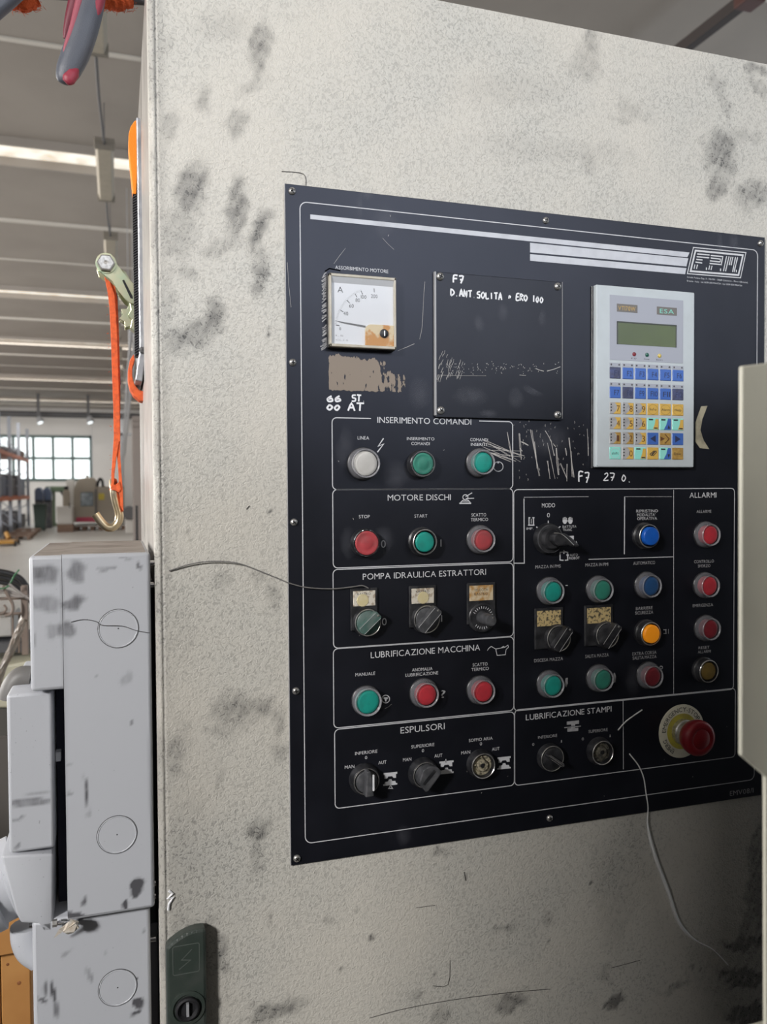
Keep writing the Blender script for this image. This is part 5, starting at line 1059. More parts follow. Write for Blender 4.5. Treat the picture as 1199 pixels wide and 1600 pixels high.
def grimed_box(name, lo, hi, parent, bev, front=None, label=None, skipx=None):
    """bevelled box whose front is finely divided and carries the stains; front: optional function clipping z at x"""
    lo = Vector(lo); hi = Vector(hi)
    bm = box(NB(), lo, hi, bev, 3, skipx=skipx)
    fr = [f for f in bm.faces if f.normal.y < -.99] if False else None
    bm.faces.ensure_lookup_table(); bm.normal_update()
    f = [f for f in bm.faces if f.normal.y < -.99]; ed = list({e for q in f for e in q.edges})
    if f:
        q = f[0]; xs_ = [v.co.x for v in q.verts]; zs_ = [v.co.z for v in q.verts]; xa0, xb0, za0, zb0 = min(xs_), max(xs_), min(zs_), max(zs_)
        bmesh.ops.delete(bm, geom=f, context='FACES_ONLY')
        nx = max(2, int((xb0-xa0)/.0025)); nz = max(2, int((zb0-za0)/.0025)); gr = [[bm.verts.new((xa0+(xb0-xa0)*i/nx, lo.y, za0+(zb0-za0)*j/nz)) for i in range(nx+1)] for j in range(nz+1)]
        for j in range(nz):
            for i in range(nx): bm.faces.new((gr[j][i], gr[j][i+1], gr[j+1][i+1], gr[j+1][i]))
    for fc in bm.faces: fc.smooth = True
    if front: front(bm)
    co = np.array([v.co[:] for v in bm.verts])
    o = obj(name, bm, M_PL, parent, label, smooth=50)
    d = co-np.array(CAM[:]); cx = d@np.array(CR[:]); cy = d@np.array(CU[:]); cz = d@np.array(CF[:])
    px = 599.5+FPX*cx/cz; py = 800-FPX*cy/cz
    wob = 2*np.sin(co[:, 0]*300+co[:, 2]*210)+1.5*np.sin(co[:, 2]*420); g = np.zeros(len(co))
    for c_x, c_y, rx, ry, an, s in SB:
        a = math.radians(an); dx = px-c_x+(wob if rx > 5 else 0); dy = py-c_y+(wob*.7 if ry > 5 else 0); u = (dx*math.cos(a)+dy*math.sin(a))/rx; v = (-dx*math.sin(a)+dy*math.cos(a))/ry
        g = np.maximum(g, s*np.clip((1.3-np.sqrt(u*u+v*v))/.5, 0, 1))
    at = o.data.attributes.new('grime', 'FLOAT', 'POINT'); at.data.foreach_set('value', g.astype(np.float32)); return o
BT = 1.4425; BB = P(170, 1430, 0).z
BX0 = P(45, 900, 0).x; BXS = P(98.3, 1000, 0).x; BX1 = P(236.5, 1000, 0).x; LB = P(70, 1080, 0).z
jb = thing('upper_junction_box', ((BX0+BX1)/2, .1, BB), 'long grey plastic junction box with two round knockouts, bolted beside the cabinet door', 'electrical box')
grimed_box('main_cover', (BXS+.0003, 0, BB), (BX1, .2, BT), jb, .0035, skipx=BXS+.0003)
grimed_box('side_cover', (BX0, .0002, LB), (BXS-.0001, .2, BT-.0005), jb, .0035, skipx=BXS-.0001)
M_DUST = mat('brown_dust', (.30, .265, .235), .8, noise=(25, .7, (.16, .13, .11)))
obj('dust_layer', box(box(NB(), (BXS-.0005, .004, BT-.0002), (BX1-.004, .195, BT+.0004)), (BX0+.004, .004, BT-.0007), (BXS-.0005, .195, BT-.0002)), M_DUST, jb)
def knock(px, py, r, parent, Y):
    c = P(px, py, Y); o = obj('knockout', lathe(NB(), (c.x, Y+.0002, c.z), [(r+.0006, 0), (r+.0006, .0007), (r, .0009), (r-.0005, .0004), (0, .0004)], n=48), [M_PL], parent, smooth=40)
    obj('knockout_groove', lathe(NB(), (c.x, Y+.0001, c.z), [(r+.0013, 0), (r+.0013, .0004), (r+.0004, .0004)], n=48), M_DKGREY, o)
    obj('centre_dimple', lathe(NB(), (c.x, Y-.0002, c.z), [(.0007, 0), (0, .0003)], n=8), M_DARK, o)
knock(185, 982, .0172, jb, 0); knock(183, 1304, .0170, jb, 0)
bm = NB(); tube(bm, smooth_path([P(111, 972, -.0006), P(130, 968, -.0006), P(150, 971, -.0006), P(160, 977, -.0012), P(190, 978, -.0014), P(212, 985, -.0012), P(234, 989, -.0006)], 4), .00035, 5)
tag(obj('loose_thread', bm, M_DKGREY, None, loc=P(111, 972, 0)), 'thin dark thread lying across the upper round knockout', 'thread')
def mscrew(px, py, Y, parent, ln=.01):
    c = P(px, py, Y); obj('mounting_screw', tube(NB(), [(c.x-.003, Y, c.z), (c.x+ln-.003, Y, c.z)], .0028, 12), M_CHROME, parent, smooth=40)
for py in (880, 914, 1380, 1400): mscrew(238.5, py, .012, jb, .006)
obj('wall_bracket', box(NB(), (BX1, .03, BB), (XL, .16, BT-.03), .001, 1), M_PLD, jb)
# lower box
LZ = BB-.0005; lx0 = P(51, 1520, .012).x; lx1 = P(236, 1520, .012).x
lb = thing('lower_junction_box', ((lx0+lx1)/2, .1, .82), 'grey plastic junction box with one knockout, directly below the long one', 'electrical box')
grimed_box('cover', (lx0, .012, .82), (lx1, .2, LZ-.001), lb, .0035)
knock(184, 1543, .0168, lb, .012)
for py in (1467,): mscrew(238.5, py, .022, lb, .006)
obj('conduit_elbow', tube(NB(), smooth_path([P(42, 1445, .07), P(43, 1465, .07), P(50, 1482, .07), P(64, 1492, .07)], 4), .0155, 14), M_PL, lb, smooth=50)
obj('wall_bracket', box(NB(), (lx1, .03, .83), (XL, .16, LZ-.03), .001, 1), M_PLD, lb)
# interlocked socket at the left
so = thing('interlocked_socket', (P(45, 1200, .012).x, .09, P(45, 1455, .012).z), 'grey plastic interlocked socket housing with scuffs, left of the long junction box', 'electrical box')
ys_ = .012
sx0 = P(12, 1200, ys_).x; sx1 = P(83.5, 1200, ys_).x; sz1 = P(45, 1083, ys_).z; szm = P(10, 1335, ys_).z; szb = P(70, 1450, ys_).z
grimed_box('socket_cover', (sx0, ys_, szm), (sx1, .17, sz1), so, .003)
pts = [P(*p, ys_) for p in ((1, 1337), (83.5, 1334), (83.5, 1456), (66, 1458), (58, 1444), (32, 1443), (24, 1425))]
t = prism(NB(), pts, (0, .15, 0), .0025); o = obj('lower_housing', t, M_PL, so, smooth=50)
c = P(-4, 1372, .07); obj('socket_collar', lathe(NB(), c+Vector((.02, 0, .0)), [(0, 0), (.040, 0), (.040, .01), (.036, .012), (.036, .022), (.041, .024), (.041, .034), (.034, .036), (0, .036)], (-.95, -.15, -.3), 32), M_PL, so, smooth=40)
obj('top_hood', tube(NB(), smooth_path([P(16, 1092, .06), P(19, 1078, .06), P(27, 1064, .06), P(36, 1058, .06), P(48, 1058, .06)], 4), [.011]*17, 12), mat('hood_grey', (.13, .125, .12), .5), so, smooth=50)
obj('hinge_pin', tube(NB(), [P(46, 1446, ys_+.006), P(58, 1446, ys_+.006)], .0022, 10), M_CHROME, so, smooth=40)
obj('inner_hinge', box(NB(), P(87, 1190, .05), P(98, 1110, .08), .001, 1), M_PL, so)
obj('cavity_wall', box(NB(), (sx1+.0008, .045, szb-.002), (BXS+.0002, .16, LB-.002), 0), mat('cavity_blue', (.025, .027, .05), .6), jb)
# threaded rod and torn tape
rod = thing('threaded_rod', P(85, 1441, .02), 'short threaded rod sticking out below the junction box', 'rod')
bm = NB(); p0 = P(82, 1443, .004); p1 = P(124, 1441, .004)
n_ = 34; pp = [p0+(p1-p0)*(i/n_) for i in range(n_+1)]
tube(bm, pp, [.0022 if i % 2 else .0017 for i in range(n_+1)], 10); obj('thread', bm, M_CHROME, rod)
obj('end_nut', lathe(NB(), p0, [(0, 0), (.0034, 0), (.0034, .004), (0, .004)], (1, 0, 0), 6), M_STEEL, rod)
bm = NB()
pts = [(84, 1466), (92, 1452), (103, 1444), (110, 1438), (118, 1442), (123, 1450), (114, 1458), (106, 1460), (98, 1456)]
prism(bm, [P(x, y, -.004+.003*math.sin(x)) for x, y in pts], (0.0006, .0012, 0)); prism(bm, [P(x, y, -.006) for x, y in ((100, 1458), (108, 1440), (121, 1444), (116, 1456))], (.001, .003, .001))
tag(obj('torn_tape', bm, mat('torn_paper', (.6, .56, .5), .7, noise=(200, .6, (.4, .3, .2))), None, loc=P(100, 1450, 0)), 'torn scrap of pale tape caught on the threaded rod', 'tape')
bm = box(NB(), P(87, 1190, .035), P(96, 1170, .045)); bm2 = bm
tag(obj('tape_remnant', bm2, M_MARKER, None, loc=P(90, 1180, .04)), 'small white tape remnant in the gap beside the junction box', 'tape')
# ================================================================== WIRES ON THE FRONT
M_WIRE = mat('dark_wire', (.16, .155, .15), .5); M_WIREW = mat('pale_wire', (.68, .68, .68), .5)
p = [P(264, 892, -.0016), P(300, 881, -.003), P(336, 877, -.004), (P(372, 880, -.005)), P(405, 892, -.006), P(430, 902, -.006), P(452, 911, -.0065), P(480, 918, -.0062), P(520, 920, -.006), P(550, 917, -.0065), P(566, 915, -.007), P(576, 919, -.0075)]
tag(obj('thin_wire', tube(NB(), smooth_path(p, 5), .00062, 6), M_WIRE, None, loc=P(264, 892, 0)), 'thin grey wire arching from the cabinet edge onto the black panel', 'wire')
p = [P(984, 1178, -.0042), P(998, 1196, -.0046), P(1006, 1215, -.005), P(1010, 1240, -.0048), P(1013, 1262, -.0045), P(1012, 1285, -.0042), P(1018, 1318, -.004), P(1030, 1355, -.0042), P(1045, 1395, -.004), P(1058, 1435, -.0038), P(1072, 1456, -.0036), P(1090, 1471, -.003), P(1112, 1482, -.0025), P(1126, 1495, -.002), P(1138, 1508, -.0015)]
sp = smooth_path(p, 5)
tag(obj('hanging_wire', tube(NB(), sp, [.0007+.0014*min(1, max(0, (i-24)/6))*min(1, max(0, (56-i)/5)) if i < 70 else .0007 for i in range(len(sp))], 6), M_WIREW, None, loc=P(984, 1178, 0)), 'pale wire hanging from the bottom of the black panel down the cabinet', 'wire')
tag(obj('wire_bit', tube(NB(), smooth_path([P(966, 1141, -.0045), P(980, 1126, -.005), P(1004, 1109, -.0045)], 5), .0007, 6), M_WIREW, None, loc=P(985, 1120, 0)), 'short curved bit of wire left of the emergency stop', 'wire')
# ================================================================== RATCHET STRAP, RAIL AND HOOK AT THE CABINET SIDE
M_STRAP = mat('orange_webbing', (.78, .13, .03), .7, noise=(160, .6, (.42, .06, .02)), bump=(600, .5)); M_STRAPB = mat('bright_orange_webbing', (.95, .26, .01), .7, bump=(600, .5)); M_ZINC = mat('yellow_zinc', (.52, .50, .34), .33, .8, noise=(40, .7, (.38, .52, .36)))
M_HOOK = mat('hook_steel', (.58, .47, .30), .28, .95, noise=(40, .6, (.68, .63, .52)))
yr = .26
# rail: bar standing off the cabinet side
ra = thing('side_rail', (XL-.02, yr, P(220, 595, yr).z), 'grey steel rail with rubber edging on the cabinet side, carrying the orange strap', 'rail')
m_r = mat('worn_grey_rail', (.30, .31, .34), .4, .3, noise=(50, .6, (.5, .51, .53)))
q0 = P(217, 183, yr); q1 = P(226, 560, yr)
zt_, zb_ = P(220, 183, yr).z, P(220, 548, yr).z
bm = prism(NB(), [(P(216, 400, yr).x, yr, zt_), (P(226.5, 400, yr).x, yr, zt_-.002), (P(226.5, 400, yr).x, yr, zb_), (P(222.5, 590, yr).x, yr, P(220, 596, yr).z), (P(211, 590, yr).x, yr, P(220, 594, yr).z), (P(216, 400, yr).x, yr, zb_)], (0, .16, 0), .0015)
obj('rail_bar', bm, m_r, ra)
obj('rail_mount', box(NB(), (P(227, 400, yr+.02).x, yr+.02, zb_+.02), (XL+.0008, yr+.12, zt_-.02)), M_DARK, ra)
bm = NB(); zr1 = P(212, 303, yr+.01).z; zr0 = P(212, 556, yr+.01).z; nR = 62
for k in range(nR):
    z = zr0+(zr1-zr0)*k/nR; xx0 = P(208.5, 400, yr+.01).x; xx1 = P(215.5, 400, yr+.01).x
    prism(bm, [(xx0, yr+.006, z), (xx1, yr+.006, z+.0035), (xx1, yr+.006, z+.0055), (xx0, yr+.006, z+.002)], (0, .02, 0))
box(bm, (xx0+.001, yr+.01, zr0), (xx1, yr+.028, zr1))
obj('ribbed_rubber', bm, mat('black_rubber', (.025, .025, .03), .5), ra)['kind'] = 'stuff'
c = P(222, 547, yr-.001); obj('rail_bolt', lathe(NB(), c, [(.004, 0), (.004, .003), (0, .004)], n=6), M_DKGREY, ra)
# strap over the rail
def band(bm, pts, wd, th=.0022):
    """webbing: wd along the Y direction"""
    pts = [Vector(p) for p in pts]; rg = []
    for i, p in enumerate(pts):
        d = (pts[min(i+1, len(pts)-1)]-pts[max(i-1, 0)]).normalized(); n = d.cross(Vector((0, 1, 0))).normalized()
        rg.append([bm.verts.new(p+n*a*th/2+Vector((0, b*wd/2, 0))) for a, b in ((1, -1), (1, 1), (-1, 1), (-1, -1))])
    for a, b in zip(rg, rg[1:]):
        for k in range(4): bm.faces.new((a[k], a[(k+1) % 4], b[(k+1) % 4], b[k]))
    bm.faces.new(rg[0][::-1]); bm.faces.new(rg[-1]); return bm
st = thing('orange_strap', P(213, 190, yr), 'bright orange strap looped behind the grey side rail', 'strap')
bm = NB(); pts = smooth_path([P(*p, yr+.035) for p in ((218, 184), (210, 192), (203, 215), (204, 250), (207, 285), (210, 310), (212, 330))], 5)
prism(bm, [P(*p, yr+.005) for p in ((216, 186), (210, 189), (204, 198), (201, 210), (201, 226), (203, 250), (206, 280), (208, 303), (213, 303), (216, 240))], (0, .03, 0), .001)
obj('upper_loop', bm, M_STRAPB, st)
bm = NB(); prism(bm, [P(*p, yr+.05) for p in ((209, 553), (203, 563), (200, 578), (200, 594), (203, 607), (209, 618), (219, 626), (226, 627), (226, 612), (217, 609), (210, 600), (207, 588), (207, 574), (211, 562))], (0, .028, 0), .001)
obj('lower_loop', bm, M_STRAP, st)
# ratchet
ry = .34
rt = thing('ratchet_buckle', P(167, 405, ry), 'yellow zinc ratchet buckle with bolt head, hung beside the cabinet', 'buckle')
side = [(152, 400), (157, 396), (165, 394), (173, 396), (179, 402), (183, 412), (192, 424), (206, 440), (212, 446), (212, 475), (204, 474), (196, 468), (186, 456), (176, 440), (163, 430), (154, 424), (150, 412)]
for dy in (0, .032): obj('side_plate', prism(NB(), [P(*p, ry)+Vector((0, dy, 0)) for p in side], (0, .0022, 0), .0006), M_ZINC, rt)
obj('web_opening', prism(NB(), [P(*p, ry-.0003) for p in ((191, 438), (194, 437), (207, 462), (208, 467), (204, 466))], (0, .0006, 0)), M_DARK, rt)
c = P(165.5, 412, ry); obj('bolt_head', lathe(NB(), c, [(.0115, 0), (.0115, .0062), (.0095, .0075), (.003, .0075), (0, .007)], n=6), M_STEEL, rt)
obj('washer', lathe(NB(), c, [(.013, 0), (.013, .0015), (0, .0015)], n=28), M_ZINC, rt); obj('axle', tube(NB(), [c, c+Vector((0, .045, 0))], .006, 14), M_STEEL, rt)
obj('handle_bar', prism(NB(), [P(*p, ry+.012) for p in ((190, 420), (197, 425), (213, 452), (213, 462), (205, 450))], (0, .02, 0), .001), M_ZINC, rt)
gc = P(207, 495, ry+.01)
t = NB()
tt_ = [gc+Vector(((.0175 if k % 2 == 0 else .0125)*math.cos(k*PI/8+.2), 0, (.0175 if k % 2 == 0 else .0125)*math.sin(k*PI/8+.2))) for k in range(16)]
prism(t, tt_, (0, .003, 0), .0004); obj('toothed_wheel', t, M_ZINC, rt)
t = NB(); prism(t, [p+Vector((0, .02, 0)) for p in tt_], (0, .003, 0), .0004); obj('toothed_wheel', t, M_ZINC, rt)
obj('pawl', prism(NB(), [P(*p, ry+.005) for p in ((202, 470), (210, 462), (212, 520), (203, 512), (206, 500), (200, 492), (204, 484))], (0, .016, 0), .001), M_ZINC, rt)
# hanging strap with hook
hs = thing('hook_strap', P(178, 450, ry), 'orange webbing strap hanging from the ratchet and holding the steel hook', 'strap')
yy = ry+.012
def ribb(l, r, name, m, Y, th=.0022):
    pts = [P(*p, Y) for p in l]+[P(*p, Y) for p in r[::-1]]
    return obj(name, prism(NB(), pts, (0, th, 0), .0005), m, hs)
ribb([(163, 432), (168, 455), (171, 480), (173, 520), (175, 580), (177, 640), (178, 690)], [(172, 440), (179, 460), (181, 480), (183, 520), (185, 580), (187, 640), (188, 690)], 'front_web', M_STRAP, yy)
ribb([(172, 440), (178, 460), (180, 520), (182, 600), (183, 640), (184, 700)], [(180, 448), (184, 470), (186, 520), (188, 600), (188, 640), (188, 700)], 'rear_web', M_STRAP, yy+.004)
ribb([(178, 680), (176, 710), (174, 740), (174, 760)], [(186, 690), (182, 715), (179, 740), (178, 764)], 'left_leg', M_STRAP, yy, .02)
ribb([(181, 680), (182, 705), (185, 735), (186, 760), (188, 790)], [(188, 685), (188, 710), (190, 740), (192, 765), (193, 800)], 'right_leg', M_STRAP, yy+.002, .02)
bm = NB(); prism(bm, [P(*p, yy) for p in ((173, 756), (180, 758), (187, 752), (190, 764), (186, 770), (180, 766), (174, 766))], (0, .02, 0), .001); obj('eye_stitching', bm, M_STRAP, hs)
blue = mat('blue_edge', (.07, .08, .22), .6)
ribb([(181, 455), (182, 500), (184, 560), (186, 600)], [(184, 460), (185, 500), (187, 560), (189, 601)], 'blue_edging', blue, yy+.007)
bm = NB(); rnd = random.Random(8)
for k in range(26):
    y = rnd.uniform(448, 765); x = 168+(y-448)*.03 if y < 690 else rnd.choice((174, 188)); a = P(x, y, yy); tube(bm, [a, a+Vector((-.001-rnd.random()*.002, 0, -.002+rnd.random()*.004))], .0002, 4)
for k in range(10): a = P(176+rnd.uniform(-2, 12), 760, yy); tube(bm, [a, a+Vector((rnd.uniform(-.004, .002), 0, rnd.uniform(-.006, .004)))], .0003, 4)
obj('frayed_threads', bm, M_STRAP, hs)['kind'] = 'stuff'
yh = yy+.01
hk = tag(obj('steel_hook', tube(NB(), smooth_path([P(177, 752, yh+.01), P(178, 763, yh), P(180, 778, yh), P(184, 793, yh), (P(186.5, 806, yh)), P(184, 817, yh), P(176, 824, yh), P(166, 823, yh), P(157, 814, yh), P(149, 803, yh)], 6), .0056, 16), M_HOOK, None, smooth=40, loc=P(178, 763, yh)), 'gold zinc steel J hook hanging from the orange strap', 'hook')
# ================================================================== PLIERS AND ORANGE RAG AT THE TOP LEFT
yp = .16
M_GRIP = mat('grip_grey', (.06, .066, .085), .45, noise=(20, .4, (.09, .10, .12)), bump=(900, .3)); M_GRED = mat('grip_red', (.24, .02, .04), .5); M_ORF = mat('orange_fleece', (.55, .09, .02), .9, bump=(500, 1))
pl = thing('pliers', P(130, 40, yp), 'pliers hanging handle down with grey and red soft grips, top left corner', 'pliers')
def grip(pts, rs, name, m, sy=.62, Y=yp):
    bm = NB(); sp = smooth_path([P(x, y, Y) for x, y in pts], 5); rr = []
    for i in range(len(sp)):
        u = i/(len(sp)-1)*(len(rs)-1); a = int(min(u, len(rs)-2)); rr.append(rs[a]*(1-(u-a))+rs[a+1]*(u-a))
    tube(bm, sp, rr, 20)
    for v in bm.verts: v.co.y = Y+(v.co.y-Y)*sy
    return obj(name, bm, m, pl, smooth=60)
g1 = grip([(156, -70), (148, -30), (141, 10), (130, 50), (118, 85), (107, 110), (101, 124), (99, 130)], [.012, .0135, .0142, .0148, .0145, .0128, .0095, .005], 'handle_grip', M_GRIP)
g2 = grip([(138, -70), (128, -30), (120, 0), (112, 22), (105, 44), (101, 60)], [.010, .010, .0088, .0065, .004, .0015], 'rear_handle', mat('dark_red_grip', (.13, .01, .025), .5), .6, yp+.018)
# red zones of the grip: toe cap and the two edges
def patch(pts, name, dy):
    q = [P(x, y, yp) for x, y in pts]; bm = NB(); prism(bm, [Vector((p.x, yp-dy, p.z)) for p in q], (0, .004, 0), .0014); return obj(name, bm, M_GRED, g1)
grip([(163, -70), (156, -20), (151, 10), (146, 35), (141, 55)], [.009, .0085, .0068, .004, .001], 'red_edge', M_GRED, .75, yp-.003)
grip([(134, -70), (129, -20), (122, 10), (113, 45), (104, 70), (99, 88)], [.005, .0048, .0042, .0035, .0026, .001], 'red_edge', mat('grip_pink', (.28, .06, .085), .5), .8, yp-.0045)
grip([(121, 104), (114, 114), (107, 124), (103, 129)], [.002, .0068, .0072, .004], 'red_toe', M_GRED, .62, yp-.0042)
obj('pivot_jaws', prism(NB(), [P(*p, yp) for p in ((125, -60), (170, -60), (168, -120), (160, -175), (150, -215), (143, -175), (132, -120))], (0, .011, 0), .002), M_STEEL, pl)
obj('pivot_bolt', lathe(NB(), P(150, -110, yp), [(.009, 0), (.009, .002), (0, .003)], n=24), M_STEEL, pl)
def fleece(pts, r, name, lab, Y):
    bm = NB(); rnd = random.Random(len(name)+int(pts[0][0]))
    sp = smooth_path([P(x, y, Y) for x, y in pts], 6); tube(bm, sp, [r*(1 if 0 < i < len(sp)-1 else .5) for i in range(len(sp))], 14)
    bm.normal_update(); base = [v.co.copy() for v in bm.verts]
    for v in bm.verts: v.co += Vector((rnd.uniform(-1, 1), rnd.uniform(-1, 1), rnd.uniform(-1, 1)))*.0016
    for q in base:
        for _ in range(2):
            d = Vector((rnd.uniform(-1, 1), rnd.uniform(-1, .2), rnd.uniform(-1.2, .4)))*.004; q2 = q+Vector((rnd.uniform(-1, 1), 0, rnd.uniform(-1, 1)))*.003
            tube(bm, [q2, q2+d*.6, q2+d], [.0003, .0002, .0001], 3)
    return tag(obj(name, bm, M_ORF, None, loc=P(pts[0][0], pts[0][1], Y)), lab, 'cloth')
fleece([(20, -12), (35, -8), (50, -14)], .0165, 'fleece_roll', 'fuzzy orange cloth at the top edge, left of the pliers', yp+.02)
fleece([(160, -12), (180, -9), (200, -14)], .0165, 'fleece_roll', 'fuzzy orange cloth at the top edge, right of the pliers', yp+.02)
hb = thing('hanging_bar', P(100, -28, yp+.02), 'dark bar along the very top left, from which pliers and orange cloth hang', 'bar')
obj('bar', tube(NB(), [P(-60, -22, yp+.022), Vector((XL+.004, yp+.022, P(100, -25, yp+.022).z))], .0075, 12), M_DKGREY, hb, smooth=40)
gd = tag(obj('grey_tool_end', tube(NB(), [P(-14, 24, yp), P(16, -2, yp), P(40, -24, yp)], .0085, 14), M_GRIP, None, smooth=40, loc=P(0, 12, yp)), 'grey tool handle crossing the extreme top left corner', 'tool')
# ================================================================== CLUTTER BEHIND THE BOXES, WOODEN CRATE
M_WOOD = mat('pine_wood', (.50, .25, .08), .6, noise=(9, .6, (.34, .14, .035))); M_CREAMP = mat('cream_cover', (.52, .50, .38), .5)
wc = thing('wooden_crate', (P(10, 1600, .45).x, .55, 0), 'orange pine crate at the lower left corner beside the grey boxes', 'crate')
def plank(a, b, Y, th=.02): obj('plank', box(NB(), P(*a, Y), P(*b, Y)+Vector((0, th, 0)), .002, 1), M_WOOD, wc)
plank((-160, 1446), (52, 1486), .43); zc = P(0, 1490, .44).z
for k, (a, b) in enumerate(((-160, -108), (-106, -54), (-52, -1), (1, 48))):
    x0_, x1_ = P(a, 1500, .45).x, P(b, 1500, .45).x; obj('plank', box(NB(), (x0_, .45, .05), (x1_, .47, zc), .002, 1), M_WOOD, wc)
obj('rear_post', box(NB(), (P(-160, 1500, .45).x, .471, 0), (P(48, 1500, .45).x, .80, zc-.01), .002, 1), M_WOOD, wc)
obj('knot', lathe(NB(), P(12, 1507, .45), [(.0022, 0), (0, .0006)], n=12), mat('knot', (.2, .07, .02), .6), wc); obj('knot', lathe(NB(), P(30, 1536, .45), [(.003, 0), (0, .0006)], n=12), mat('knot2', (.24, .09, .03), .6), wc)
# cream machine with dark base behind
yq = 1.5
mc = thing('cream_machine', (P(10, 1100, yq).x, yq+.2, 0), 'cream topped machine with a dark grey body behind the grey boxes', 'machine')
pts = [P(*p, yq) for p in ((-220, 1108), (60, 1106), (60, 1030), (-220, 1083))]
obj('cream_hood', prism(NB(), pts, (0, .5, 0), .006), M_CREAMP, mc)
z_ = P(0, 1108, yq).z; obj('dark_body', box(NB(), (P(-220, 1200, yq).x, yq+.02, 0), (P(60, 1200, yq).x, yq+.5, z_), .005), mat('dark_body', (.10, .095, .085), .5, noise=(5, .6, (.06, .055, .05))), mc)
obj('access_panel', box(NB(), P(-150, 1420, yq+.01), P(14, 1150, yq+.01)+Vector((0, .015, 0)), .004, 1), mat('dark_panel', (.12, .11, .1), .5), mc)
# wire basket and its load
yb_ = 1.55
wb_ = thing('wire_basket', (P(15, 1040, yb_).x, yb_+.1, P(0, 1045, yb_+.1).z), 'brown metal tray standing on the cream machine behind the junction box', 'tray')
M_BRM = mat('brown_metal', (.22, .17, .14), .5); M_CLP = mat('clear_plastic_box', (.45, .44, .42), .5, noise=(20, .5, (.3, .29, .28)))
for (x0_, y0_, x1_, y1_) in ((-80, 938, 45, 934), (-80, 962, 45, 958)): obj('rim_bar', tube(NB(), [P(x0_, y0_, yb_), P(x1_, y1_, yb_)], .004, 8), M_BRM, wb_)
obj('corner_post', box(NB(), P(34, 1024, yb_-.01), P(43, 915, yb_-.01)+Vector((0, .02, 0)), .002, 1), M_BRM, wb_)
for x_ in (20, 30): obj('upright_wire', tube(NB(), [P(x_, 960, yb_), P(x_, 1020, yb_)], .003, 6), M_BRM, wb_)
obj('tray_pan', box(NB(), P(-80, 1000, yb_+.02), P(19, 964, yb_+.02)+Vector((0, .2, 0)), .004, 1), M_CLP, wb_)
obj('tray_base', box(NB(), P(-80, 1027, yb_+.02), P(45, 1001, yb_+.02)+Vector((0, .2, 0)), .004, 1), M_DKGREY, wb_)
ho = thing('black_hose', P(20, 905, yb_+.05), 'black rubber hose coiled over the tray, behind the left edge of the box', 'hose')
for k in range(3):
    obj('hose_turn', tube(NB(), smooth_path([P(-60, 905+9*k, yb_+.24+.03*k), P(-20, 893+8*k, yb_+.24+.03*k), P(10, 895+8*k, yb_+.24+.03*k), P(30, 903+8*k, yb_+.24+.03*k), P(41, 916+6*k, yb_+.24+.03*k), P(52, 934+5*k, yb_+.24+.03*k)], 6), .0085, 12), mat('hose_black', (.02, .02, .022), .3) if k == 0 else bpy.data.materials['hose_black'], ho, smooth=50)
cb = thing('loose_cables', P(20, 925, yb_-.03), 'tangle of grey and brown cables lying on the tray', 'cables')
M_CG = mat('cable_grey', (.33, .30, .28), .5); M_CGR = mat('cable_green', (.03, .16, .06), .5)
for i, (pp, m, r) in enumerate((([(-40, 915), (5, 922), (30, 930), (60, 940)], M_CG, .004), ([(-40, 935), (0, 925), (25, 932), (60, 930)], M_CG, .0035), ([(5, 915), (12, 930), (20, 945), (18, 958), (8, 962)], M_BRM, .004), ([(-20, 950), (0, 958), (10, 952), (6, 945)], M_BRM, .003), ([(30, 890), (22, 900), (10, 918), (-20, 920)], M_CGR, .002), ([(14, 912), (30, 925), (60, 945)], M_CG, .003))):
    obj('cable', tube(NB(), smooth_path([P(x, y, yb_-.03-.008*i) for x, y in pp], 5), r, 8), m, cb, smooth=50)
ps = thing('plastic_sleeve', P(25, 1000, 1.40), 'crumpled clear plastic sleeve lying across the cream machine', 'plastic sheet')
bm = NB(); L_ = [(-30, 1075), (0, 1038), (12, 1012), (22, 988), (33, 962)]; R_ = [(0, 1075), (12, 1040), (25, 1015), (35, 990), (45, 968)]
rnd = random.Random(4); g_ = []
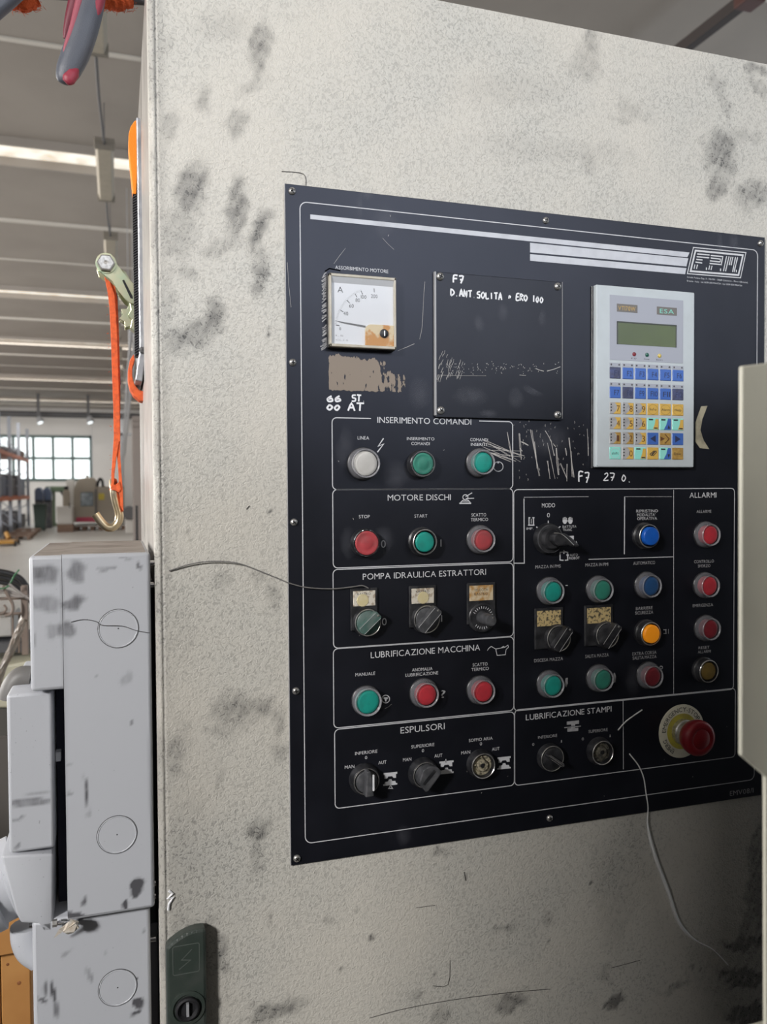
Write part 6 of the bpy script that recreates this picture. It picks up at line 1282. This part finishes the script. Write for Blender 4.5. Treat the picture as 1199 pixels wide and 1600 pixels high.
for i in range(17):
    u = i/16*4; a = int(min(u, 3)); f_ = u-a; l = Vector(P(*L_[a], 1.42)).lerp(P(*L_[a+1], 1.42), f_); r = Vector(P(*R_[a], 1.42)).lerp(P(*R_[a+1], 1.42), f_)
    g_.append([bm.verts.new(l.lerp(r, q/7)+Vector((0, -.02*math.sin(q/7*PI)+rnd.uniform(-.006, .006), 0))) for q in range(8)])
for a, b in zip(g_, g_[1:]):
    for q in range(7): bm.faces.new((a[q], a[q+1], b[q+1], b[q]))
ex = bmesh.ops.solidify(bm, geom=list(bm.faces), thickness=.001)
obj('sheet', bm, mat('cloudy_plastic', (.50, .44, .38), .25), ps)
# ================================================================== MACHINE AT THE RIGHT (guard edge near the lens; unseen blocks added for shade)
M_GUARD = mat('guard_beige', (0.58, 0.57, 0.48), 0.5, noise=(14, .5, (.47, .46, .39)))
yg = -.457
gp = thing('press_machine', (.9, -1.0, 0), 'beige steel guard edge of the machine opposite, blurred, close at the right', 'machine')
pts = [P(*p, yg) for p in ((1154, 573), (1260, 560), (1260, 1690), (1192, 1690), (1191, 1211), (1153, 1178))]
obj('guard_panel', prism(NB(), pts, (0, -.003, 0), .0008), M_GUARD, gp)
obj('shade_block', box(box(NB(), (.58, -2.2, 0), (1.7, -.30, 1.7), .01), (-.28, -2.0, 0), (.6, -.98, 1.92), .01), mat('blocker_dark', (.05, .05, .055), .6), gp)  # unseen blocks added to throw shade on the lower right of the door
obj('shade_column', box(NB(), (-.76, -1.12, 0), (-.57, -.98, 1.92), .01), bpy.data.materials['blocker_dark'], gp)  # unseen column added to shape that shade, with a gap lighting the guard
obj('low_fill_block', box(NB(), (-3.2, -3.6, 0), (-.95, 2.0, 1.22), .01), bpy.data.materials['blocker_dark'], gp)  # unseen low block added to cut fill light from the left
g0 = P(1200, 1690, yg)
obj('guard_post', box(NB(), (g0.x, yg, 0), (g0.x+.05, yg+.03, g0.z+.01), .002), M_GUARD, gp)
obj('guard_arm', box(NB(), (P(1250, 620, yg).x, yg-.02, 1.3), (.60, yg-.0031, 1.5), .002), M_GUARD, gp)
